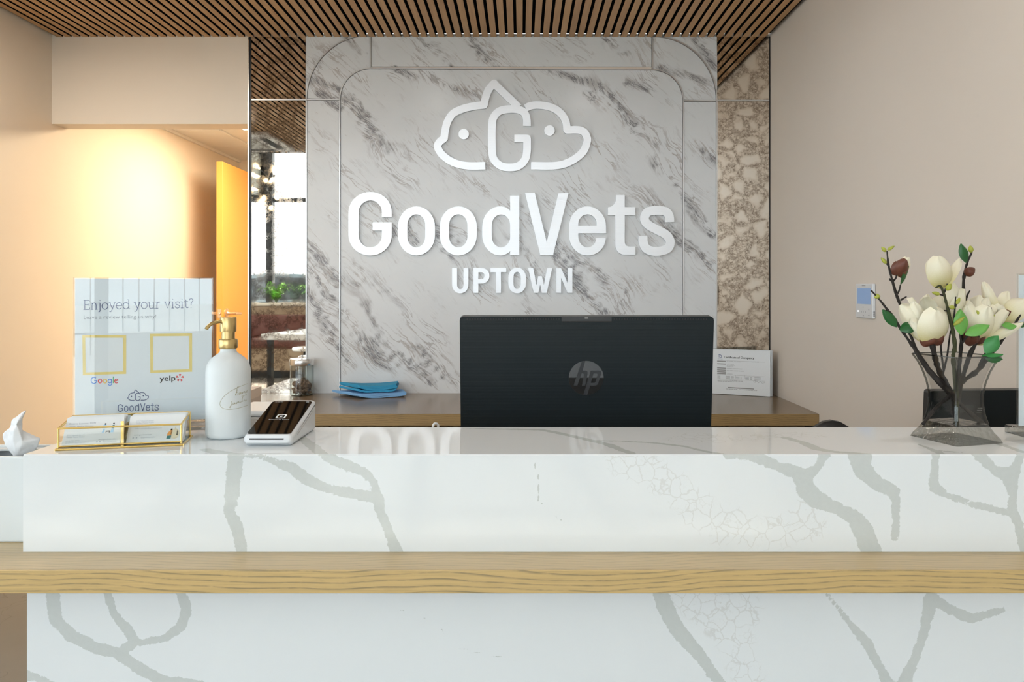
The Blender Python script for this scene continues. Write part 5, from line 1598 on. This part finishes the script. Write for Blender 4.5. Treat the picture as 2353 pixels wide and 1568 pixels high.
def place(name, me, base, tip, width, parent, face=(0, -1, 0.2), thick=0.0009):
    a = (tip - base); ln = a.length; y = a.normalized()
    f = Vector(face); z = (f - y*f.dot(y)).normalized(); x = y.cross(z)
    m_ = Matrix(((x.x*width, y.x*ln, z.x*width, base.x), (x.y*width, y.y*ln, z.y*width, base.y), (x.z*width, y.z*ln, z.z*width, base.z), (0,0,0,1)))
    o = bpy.data.objects.new(name, me); COL.objects.link(o)
    o.parent = parent
    lm = MTX[parent.name].inverted() @ m_
    o.matrix_local = lm
    l_, r_, s_ = lm.decompose()
    o.location = l_; o.rotation_mode = 'QUATERNION'; o.rotation_quaternion = r_; o.scale = s_
    MTX[o.name] = m_
    return o
def budplace(base, tip, wpx, parent, me=BUD):
    a = tip - base; w = wpx*FZ/F/0.44
    y = a.normalized(); f = Vector((0, -1, 0)); x = y.cross(f).normalized(); z = x.cross(y)
    m_ = Matrix(((x.x*w, z.x*w, y.x*a.length, base.x), (x.y*w, z.y*w, y.y*a.length, base.y), (x.z*w, z.z*w, y.z*a.length, base.z), (0,0,0,1)))
    o = bpy.data.objects.new('bud', me); COL.objects.link(o); o.parent = parent
    l_, r_, s_ = (MTX[parent.name].inverted() @ m_).decompose()
    o.location = l_; o.rotation_mode = 'QUATERNION'; o.rotation_quaternion = r_; o.scale = s_
    return o
PXM = FZ/F
def branch(label, stem, rads, twigs=(), moss=False):
    pts = [V3(*p) for p in stem]
    t = thing('magnolia_branch', label, 'flower branch', pts[-1], 0.0, 'magnolia branches in the vase')
    cp_ = catmull(pts, 5)
    n = len(cp_); rr = []
    for i in range(n):
        f = i/(n-1)*(len(rads)-1); k_ = min(int(f), len(rads)-2); q = f - k_
        rr.append((rads[k_]*(1-q) + rads[k_+1]*q)*PXM*rnd.uniform(0.72, 1.12))
    MB().tube(cp_, rr, 8).build('stem', M['bark_moss' if moss else 'bark'], t, smooth=50)
    for tw_ in twigs:
        q = catmull([V3(*p) for p in tw_], 4)
        MB().tube(q, [ (2.4 - 1.0*i/len(q))*PXM for i in range(len(q))], 6).build('twig', M['bark'], t, smooth=50)
    return t
def bloom(par, base, petals, cal=()):
    fl = bpy.data.objects.new('flower', None); fl.empty_display_size = 0.01; COL.objects.link(fl); fl.parent = par
    MTX[fl.name] = MTX[par.name]
    B = V3(*base)
    for i, p in enumerate(petals):
        tip = V3(p[0], p[1], p[2]); w = p[3]*PXM*1.05
        bb = B
        if len(p) > 6: bb = V3(*p[6])
        place('petal', PET[p[4]], bb, tip, w, fl, p[5])
    for p in cal:
        place('calyx', CAL, V3(*p[4]) if len(p) > 4 else B, V3(p[0], p[1], p[2]), p[3]*PXM, fl, (0, -1, -0.2))
    return fl
FR, LF, RT, BK, UPW = (0, -1, 0.15), (-0.8, -0.7, 0.1), (0.8, -0.7, 0.1), (0, 1, 0.2), (0, -0.5, 1)
# tall left branch with the brown bud
b1_ = branch('tall magnolia branch at the left with a brown closed bud and yellow green tips',
  [(2038,577,0),(2042,611,0),(2051,647,0),(2060,678,.005),(2069,702,.01),(2080,735,.01),(2091,766,.01),(2110,812,.005),(2142,858,0),(2183,901,-.005),(2208,930,0),(2244,962,.004),(2266,978,.004)],
  [2,2.5,3,3.5,3.5,4,4,4.5,6,7,5.5,5,5], [[(2042,611,0),(2037,606,0)],[(2051,647,0),(2058,640,0),(2060,632,0)],[(2060,678,0),(2066,668,0),(2069,655,0)],[(2051,647,0),(2046,644,0),(2044,640,0)],[(2070,690,.01),(2076,686,.01),(2083,682,.01)]])
budplace(V3(2036,579), V3(2025,567), 9, b1_); budplace(V3(2039,575), V3(2056,565), 8, b1_); budplace(V3(2037,606), V3(2024,592), 9, b1_)
bu = bloom(b1_, (2062,634,0), [(2090,592,0,26,0,FR),(2080,590,.006,26,0,LF),(2092,606,.004,26,0,RT)], [(2080,594,-.012,38),(2060,600,-.006,30),(2082,618,-.004,28)])
place('leaf', LEAF['leaf_dark'], V3(2069,655,-.005), V3(2091,611,-.006), 17*PXM, b1_, (0.6,-0.8,0.1))
# low left branch
b2_ = branch('low magnolia branch leaning left with two dark leaves',
  [(2002,668,-.01),(2022,690,-.008),(2039,712,-.006),(2053,728,-.005),(2065,749,-.004),(2080,771,-.002),(2100,800,.0),(2112,822,0),(2140,862,.004),(2180,905,.004)], [2.2,2.6,3,3.2,3.5,3.8,4,4.2,4.6,4.6])
budplace(V3(2018,687,-.008), V3(2013,675,-.008), 13, b2_)
place('leaf', LEAF['leaf_dark'], V3(2061,752,-.006), V3(2030,712,-.010), 22*PXM, b2_, (-0.3,-0.9,0.2))
place('leaf', LEAF['leaf_dark'], V3(2068,760,-.008), V3(2107,744,-.012), 28*PXM, b2_, (0,-0.9,0.5))
# left open bloom on a thick branch
b3_ = branch('thick magnolia branch with the large open cream bloom at the left',
  [(2142,790,-.010),(2145,806,-.005),(2153,838,0),(2163,862,.002),(2183,897,.004),(2190,920,.006),(2194,960,.006)], [7,6.5,7,7,6,5,5], [[(2166,862,0),(2176,820,-.004),(2180,790,-.006),(2184,760,-.004)],[(2168,850,0),(2162,800,-.005),(2164,790,-.006)]])
bloom(b3_, (2142,792,-.010), [
  (2132,676,.030,46,0,FR),(2168,676,.028,50,0,FR),(2104,680,.016,42,1,RT),(2068,700,.005,48,0,LF),(2190,716,.010,46,1,RT),(2100,692,-.006,38,0,FR),(2128,682,-.002,56,2,(0,1,-0.2)),
  (2153,712,-.040,70,0,(0,-1,-0.1)),(2092,740,-.020,34,1,LF)],
  [(2166,766,-.020,36),(2118,766,-.012,36),(2142,772,-.022,36)])
# centre tall branch with leaf and bud on top
b4_ = branch('upright magnolia branch behind the blooms with a green leaf and yellow bud on top',
  [(2233,580,.02),(2221,609,.02),(2215,637,.02),(2214,664,.022),(2218,694,.022),(2214,740,.02),(2208,800,.014),(2204,850,.008),(2201,900,.006),(2200,960,.006)], [2.2,2.6,4,4,4,4,5,5,5,5], [[(2218,694,.02),(2224,676,.015),(2229,668,.012)]])
place('leaf', LEAF['leaf_dark'], V3(2220,604,.018), V3(2211,560,.016), 23*PXM, b4_, (0,-1,0.1))
budplace(V3(2232,581,.02), V3(2229,564,.02), 12, b4_)
budplace(V3(2217,632,.018), V3(2240,616,.016), 24, b4_, BUDB)
# front centre branch with twigs and the tulip shaped bloom
b5_ = branch('mossy front magnolia branch carrying the upright tulip shaped bloom',
  [(2150,662,-.020),(2160,657,-.020),(2168,673,-.022),(2175,699,-.024),(2182,728,-.026),(2189,759,-.026),(2194,795,-.022),(2190,822,-.018),(2193,854,-.012),(2197,903,-.006),(2199,944,-.002),(2198,975,0)],
  [2,2.4,3,3.5,4,4.5,5,5,5,5,5,5], [[(2168,675,-.022),(2174,662,-.022),(2177,652,-.022)],[(2170,680,-.022),(2160,677,-.022)],[(2190,750,-.026),(2192,737,-.028),(2194,711,-.03),(2196,682,-.03)],[(2195,705,-.03),(2200,692,-.03)],[(2178,715,-.025),(2170,714,-.026)]], True)
bloom(b5_, (2166,664,-.004), [(2148,590,.022,52,0,FR),(2204,590,.012,28,1,(-0.8,-0.6,0)),(2157,588,-.012,58,0,FR)])
bloom(b5_, (2196,752,.010), [(2180,664,.020,40,0,FR),(2192,650,.016,44,0,FR),(2216,664,.012,38,0,RT),(2198,682,-.002,34,2,FR),(2216,700,.0,34,1,RT)])
budplace(V3(2175,668,-.024), V3(2186,652,-.026), 13, b5_); budplace(V3(2160,677,-.024), V3(2141,672,-.026), 9, b5_); budplace(V3(2197,700,-.030), V3(2206,684,-.032), 9, b5_); budplace(V3(2193,708,-.030), V3(2181,705,-.032), 10, b5_)
budplace(V3(2191,748,-.030), V3(2217,728,-.036), 10, b5_)
# right bloom
b6_ = branch('magnolia branch with the open cream bloom at the right and pale green leaves',
  [(2261,706,-.024),(2259,728,-.024),(2252,754,-.020),(2244,786,-.012),(2228,817,-.006),(2208,883,0),(2202,930,.004)], [2.2,3,3.5,4,5.5,5,4.5], [[(2260,722,-.024),(2252,716,-.026)],[(2261,716,-.024),(2272,710,-.024),(2278,708,-.024)],[(2246,780,-.016),(2240,768,-.022),(2248,764,-.026)],[(2210,792,-.02),(2206,770,-.026),(2208,745,-.032)],[(2210,790,-.02),(2224,772,-.028),(2246,760,-.034)]])
bloom(b6_, (2240,792,-.004), [(2252,678,.020,54,0,FR),(2226,690,.012,46,0,FR),(2270,684,.012,48,0,FR),(2222,702,-.016,44,0,LF),(2304,706,.004,46,1,RT),(2264,700,-.022,62,2,FR),(2318,716,-.006,44,0,RT),(2354,740,-.016,26,1,(0.2,-0.8,0.5))],
  [(2218,764,-.014,30),(2262,766,-.012,30),(2240,772,-.022,26)])
place('leaf', LEAF['leaf_light'], V3(2209,770,-.030), V3(2211,712,-.036), 33*PXM, b6_, (0,-1,0.2))
place('leaf', LEAF['leaf_light'], V3(2218,770,-.032), V3(2275,746,-.040), 26*PXM, b6_, (0,-0.9,0.5))
budplace(V3(2266,731,-.024), V3(2287,724,-.028), 10, b6_); budplace(V3(2254,730,-.024), V3(2244,713,-.026), 8, b6_)
# far right branch
b7_ = branch('magnolia branch reaching to the right edge with a drooping cream bloom',
  [(2351,706,.0),(2340,731,.0),(2323,759,.0),(2306,778,.0),(2292,797,.0),(2265,828,.004),(2244,854,.006),(2220,871,.006),(2204,887,.008),(2187,907,.010),(2163,926,.010),(2142,948,.008),(2120,976,.004)], [2.4,3,3.2,3.4,4,6,6.5,6,5,5,4.6,4.6,4.4], [[(2306,778,0),(2301,770,0),(2299,762,-.002)],[(2323,759,0),(2316,754,-.008),(2310,752,-.01)],[(2250,838,0),(2262,815,-.02),(2275,798,-.03),(2290,780,-.032)]])
bloom(b7_, (2292,734,.014), [(2258,648,.020,27,0,LF),(2322,668,.022,34,1,FR),(2366,690,.004,52,0,(0.2,-0.8,0.6)),(2300,700,.004,34,0,FR)], [(2322,714,.004,26)])
place('leaf', LEAF['leaf_light'], V3(2302,748,-.012), V3(2338,748,-.016), 20*PXM, b7_, (0,-0.8,0.6))
place('leaf', LEAF['leaf_dark'], V3(2335,752,.0), V3(2362,740,-.004), 14*PXM, b7_, (0,-0.8,0.6))
place('leaf', LEAF['leaf_mid'], V3(2264,812,-.034), V3(2296,772,-.040), 33*PXM, b7_, (-0.2,-1,0.2))
place('leaf', LEAF['leaf_mid'], V3(2256,818,-.036), V3(2306,813,-.044), 14*PXM, b7_, (0,-0.6,0.8))
place('leaf', LEAF['leaf_dark'], V3(2260,820,-.034), V3(2306,826,-.040), 22*PXM, b7_, (0,-1,0.2))

# ================================================================== LOBBY (seen in the mirror)
# shop windows
wn = struct(thing('window_1', None, None, (-1.9, YWIN, 0)))
posts = [-5.95, -3.90, -2.35, -0.85, 0.25, XR - 0.05]
for x in posts: MB().box(x - 0.05, x + 0.05, YWIN - 0.06, YWIN + 0.06, 0.0, HLOB).build('mullion', M['black_frame'], wn)
for x0, x1 in zip(posts[:-1], posts[1:]):
    for z in (0.10, 2.63, HLOB - 0.06): MB().box(x0 + 0.05, x1 - 0.05, YWIN - 0.05, YWIN + 0.05, z - 0.03, z + 0.03).build('transom', M['black_frame'], wn)
    for za, zb in ((0.13, 2.60), (2.66, HLOB - 0.09)):
        if x0 < -5 and za > 2: continue
        MB().box(x0 + 0.05, x1 - 0.05, YWIN - 0.004, YWIN + 0.004, za, zb).build('pane', M['clear_glass'], wn)
w2n = struct(thing('added_window_2', None, None, (XLOB, -0.8, 0)))  # side windows added out of view to light the back of the room
side = [YWIN + 0.02, -2.5, -0.8, 0.9, 2.55]
for y in side: MB().box(XLOB - 0.06, XLOB + 0.06, y - 0.05, y + 0.05, 0.0, HLOB).build('mullion', M['black_frame'], w2n)
for y0, y1 in zip(side[:-1], side[1:]):
    for z in (0.10, 2.63, HLOB - 0.06): MB().box(XLOB - 0.05, XLOB + 0.05, y0 + 0.05, y1 - 0.05, z - 0.03, z + 0.03).build('transom', M['black_frame'], w2n)
    for za, zb in ((0.13, 2.60), (2.66, HLOB - 0.09)):
        MB().box(XLOB - 0.004, XLOB + 0.004, y0 + 0.05, y1 - 0.05, za, zb).build('pane', M['clear_glass'], w2n)
MB().box(-5.9, -3.95, YWIN - 0.02, YWIN + 0.02, 2.66, HLOB - 0.09).build('dark_panel', M['black_frame'], wn)
sp = MB().bbox(-4.75, -4.03, YWIN + 0.03, YWIN + 0.16, 2.70, 3.34, 0.03, 3).build('wall_box', M['pale_grey'], None, smooth=50)
tag(sp, 'pale grey box mounted on the dark window panel, seen in the left mirror', 'wall box')
# planter and ferns
plt = thing('planter', 'long cream topped planter under the windows, seen in the left mirror', 'planter', (-3.6, -3.75, 0))
MB().bbox(-5.9, -1.6, -3.95, -3.55, 0.0, 1.00, 0.01, 2).build('box', M['bench_tan'], plt)
MB().bbox(-5.92, -1.58, -3.98, -3.52, 1.00, 1.045, 0.015, 3).build('rim', M['planter_cream'], plt)
MB().box(-5.85, -1.65, -3.92, -3.58, 1.045, 1.05).build('soil', M['soil'], plt)
def fern(cx, cy, n, r, h, label, seed):
    rg = random.Random(seed)
    t = thing('fern', label, 'fern', (cx, cy, 1.05), 0, 'ferns in the window planter')
    for i in range(n):
        a = 2*math.pi*i/n + rg.uniform(-0.2, 0.2); rr = r*rg.uniform(0.6, 1.1); hh = h*rg.uniform(0.6, 1.2)
        mb = MB(); pts = []
        for k_ in range(9):
            f = k_/8
            pts.append(Vector((math.cos(a)*rr*f, math.sin(a)*rr*f, hh*math.sin(f*2.2))))
        mb.tube(pts, 0.004, 4)
        for k_ in range(1, 9):
            p = pts[k_]; tn = (pts[k_] - pts[k_-1]).normalized(); sd_ = tn.cross(Vector((0,0,1))).normalized()
            wl_ = 0.085*(1 - 0.85*k_/8)
            for s_ in (-1, 1):
                q = p + sd_*s_*wl_ + tn*0.02
                mb.add([p - tn*0.018, q, p + tn*0.018], [(0,1,2)])
        mb.build('frond', M['fern'], t, local=True)
fern(-3.66, -3.72, 16, 0.25, 0.26, 'fern at the left of the planter, seen in the left mirror', 1)
fern(-3.10, -3.74, 16, 0.26, 0.28, 'fern with a tall frond nearer the marble, seen in the left mirror', 2)
# bench
bn = thing('bench', 'dark red upholstered bench below the planter, seen in the left mirror', 'bench', (-3.6, -3.3, 0))
MB().bbox(-5.5, -1.7, -3.52, -3.40, 0.55, 0.88, 0.03, 3).build('backrest', M['leather'], bn, smooth=50)
MB().bbox(-5.5, -1.7, -3.52, -2.98, 0.42, 0.56, 0.03, 3).build('seat', M['leather'], bn, smooth=50)
MB().box(-5.5, -1.7, -3.52, -3.02, 0.11, 0.42).build('base', M['bench_tan'], bn)
MB().box(-5.48, -1.72, -3.50, -3.08, 0.0, 0.11).build('plinth', M['black_plastic'], bn)
# white table
tbm = Matrix.Translation((-2.66, -0.17, 0)) @ Matrix.Rotation(R(11), 4, 'Z')
tt = thing('lobby_table', 'long white table in the sunlit lobby, seen in the left mirror', 'table', (-2.66, -0.17, 0), R(11))
MB().bbox(0.0, 0.85, -2.65, 0.0, 0.74, 0.80, 0.006, 2).build('tabletop', M['table_white'], tt, local=True)
for x in (0.06, 0.79):
    for y in (-2.57, -0.08): MB().box(x-0.025, x+0.025, y-0.025, y+0.025, 0, 0.74).build('leg', M['black_plastic'], tt, local=True)
# round stool lit by the sun
st = thing('round_stool', 'small round white stool in the lobby, seen in the left mirror above the jar', 'stool', (-2.90, -2.55, 0))
MB().lathe([(0.0001,0.43),(0.15,0.43),(0.16,0.44),(0.16,0.465),(0.15,0.475),(0.0001,0.478)], n=28).build('seat', M['table_white'], st, smooth=40, local=True)
MB().lathe([(0.018,0.02),(0.018,0.43)], n=12).build('stem', M['black_plastic'], st, local=True)
MB().lathe([(0.0001,0.0),(0.13,0.0),(0.13,0.012),(0.02,0.025),(0.0001,0.025)], n=28).build('foot', M['black_plastic'], st, local=True)
# ceiling cassette
cs_ = thing('ceiling_cassette', 'white square air conditioning cassette under the slatted ceiling, seen in the left mirror', 'air conditioner', (-2.42, 1.11, ZC))
cx0, cx1, cy0, cy1 = -2.80, -2.04, 0.74, 1.48
MB().bbox(cx0, cx1, cy0, cy1, ZC - 0.03, ZC - 0.001, 0.008, 2).build('panel', M['white_plastic'], cs_)
MB().bbox(cx0 + 0.16, cx1 - 0.16, cy0 + 0.16, cy1 - 0.16, ZC - 0.036, ZC - 0.029, 0.003, 1).build('grille', M['pale_grey'], cs_)
for a in ((cx0+0.16, cx1-0.16, cy0+0.05, cy0+0.11), (cx0+0.16, cx1-0.16, cy1-0.11, cy1-0.05), (cx1-0.11, cx1-0.05, cy0+0.14, cy1-0.14), (cx0+0.05, cx0+0.11, cy0+0.14, cy1-0.14)):
    MB().box(a[0], a[1], a[2], a[3], ZC - 0.0335, ZC - 0.029).build('louvre', M['dark_gap'], cs_)
# chandelier of bulbs on bent wires
chz = Vector((-3.18, -2.0, 2.52))
chd = thing('chandelier', 'sputnik chandelier of small glowing bulbs, seen in the left mirror', 'chandelier', chz)
MB().lathe([(0.0001,-0.04),(0.03,-0.03),(0.04,0),(0.03,0.03),(0.0001,0.04)], n=16).build('hub', M['black_plastic'], chd, smooth=50, local=True)
MB().tube([(0,0,0.03),(0,0,HLOB - chz.z)], 0.008, 8).build('rod', M['black_plastic'], chd, local=True)
bm_ = MB().lathe([(0.0001,0.0),(0.010,0.004),(0.011,0.02),(0.020,0.045),(0.023,0.062),(0.017,0.080),(0.0001,0.086)], n=12).mesh('bulb', smooth=60)
bm_.materials.append(M['bulb'])
rg = random.Random(5)
for i in range(26):
    zt_ = 1 - 2*(i + 0.5)/26; a = i*2.399
    d = Vector((math.sqrt(1-zt_*zt_)*math.cos(a), math.sqrt(1-zt_*zt_)*math.sin(a), zt_))
    ln = rg.uniform(0.20, 0.36)
    mid = d*ln*0.5 + Vector((rg.uniform(-.04,.04), rg.uniform(-.04,.04), rg.uniform(-.04,.04)))
    MB().tube([(0,0,0), mid, d*ln], 0.003, 5).build('arm', M['black_plastic'], chd, local=True)
    o = bpy.data.objects.new('bulb', bm_); COL.objects.link(o); o.parent = chd
    o.location = d*ln; o.rotation_mode = 'QUATERNION'
    o.rotation_quaternion = (d + Vector((rg.uniform(-.6,.6), rg.uniform(-.6,.6), rg.uniform(-.6,.6)))).to_track_quat('Z', 'Y')
# outdoors
struct(MB().box(-40, 40, -60, YWIN - 0.1, -0.12, -0.05).build('ground', M['pavement']))
car = thing('parked_car', 'dark grey parked car outside the windows, seen in the left mirror', 'car', (-5.2, -8.6, -0.05))
prof = [(-2.3,0.35),(-2.32,0.75),(-2.1,0.95),(-1.3,1.02),(-0.75,1.50),(0.0,1.62),(1.1,1.58),(1.75,1.10),(2.25,1.0),(2.32,0.6),(2.25,0.35)]
MB().plate([prof], lambda u, v, w: Vector((u, w - 0.85, v)), 1.7).build('body', M['car_paint'], car, local=True)
MB().plate([[(-1.1,1.04),(-0.68,1.44),(0.0,1.54),(1.0,1.51),(1.5,1.10)]], lambda u, v, w: Vector((u, w + 0.851, v)), 0.01).build('side_window', M['car_glass'], car, local=True)
for x in (-1.45, 1.45):
    for y in (-0.72, 0.72):
        wh_ = MB().lathe([(0.0001,-0.11),(0.30,-0.11),(0.34,-0.08),(0.34,0.08),(0.30,0.11),(0.0001,0.11)], m=Matrix.Translation((x,y + (0.03 if y > 0 else -0.03),0.34)) @ Matrix.Rotation(R(90),4,'X'), n=24).build('wheel', M['rubber'], car, smooth=40, local=True)
        MB().lathe([(0.0001,-0.115),(0.19,-0.115),(0.20,0.0),(0.19,0.115),(0.0001,0.115)], m=Matrix.Translation((x,y + (0.03 if y > 0 else -0.03),0.34)) @ Matrix.Rotation(R(90),4,'X'), n=20).build('hubcap', M['steel'], wh_, smooth=40, local=True)
fe = thing('iron_fence', 'thin iron railing across the street, seen in the left mirror', 'fence', (-5, -14, -0.05))
for z in (0.35, 1.55): MB().box(-11, 2, -14.02, -13.98, z, z + 0.04).build('rail', M['black_frame'], fe)
bar_m = MB().box(-0.012, 0.012, -0.012, 0.012, 0, 1.75).mesh('picket'); bar_m.materials.append(M['black_frame'])
for i in range(44):
    o = bpy.data.objects.new('picket', bar_m); COL.objects.link(o); o.parent = fe; o.location = (-6 + i*0.28, 0, 0)

# printing and perforations too small to pick apart stay joined
for o in bpy.data.objects:
    if o.type == 'MESH' and o.parent and o.name.split('.')[0] in ('vent_holes', 'screen_print', 'print', 'picture', 'brand_mark', 'vents', 'buttons', 'script_print', 'badge_mark', 'badge_letters', 'small_print', 'bars', 'title', 'crest', 'headline', 'subline', 'logo_word', 'logo_burst', 'frond'):
        o['kind'] = 'stuff'
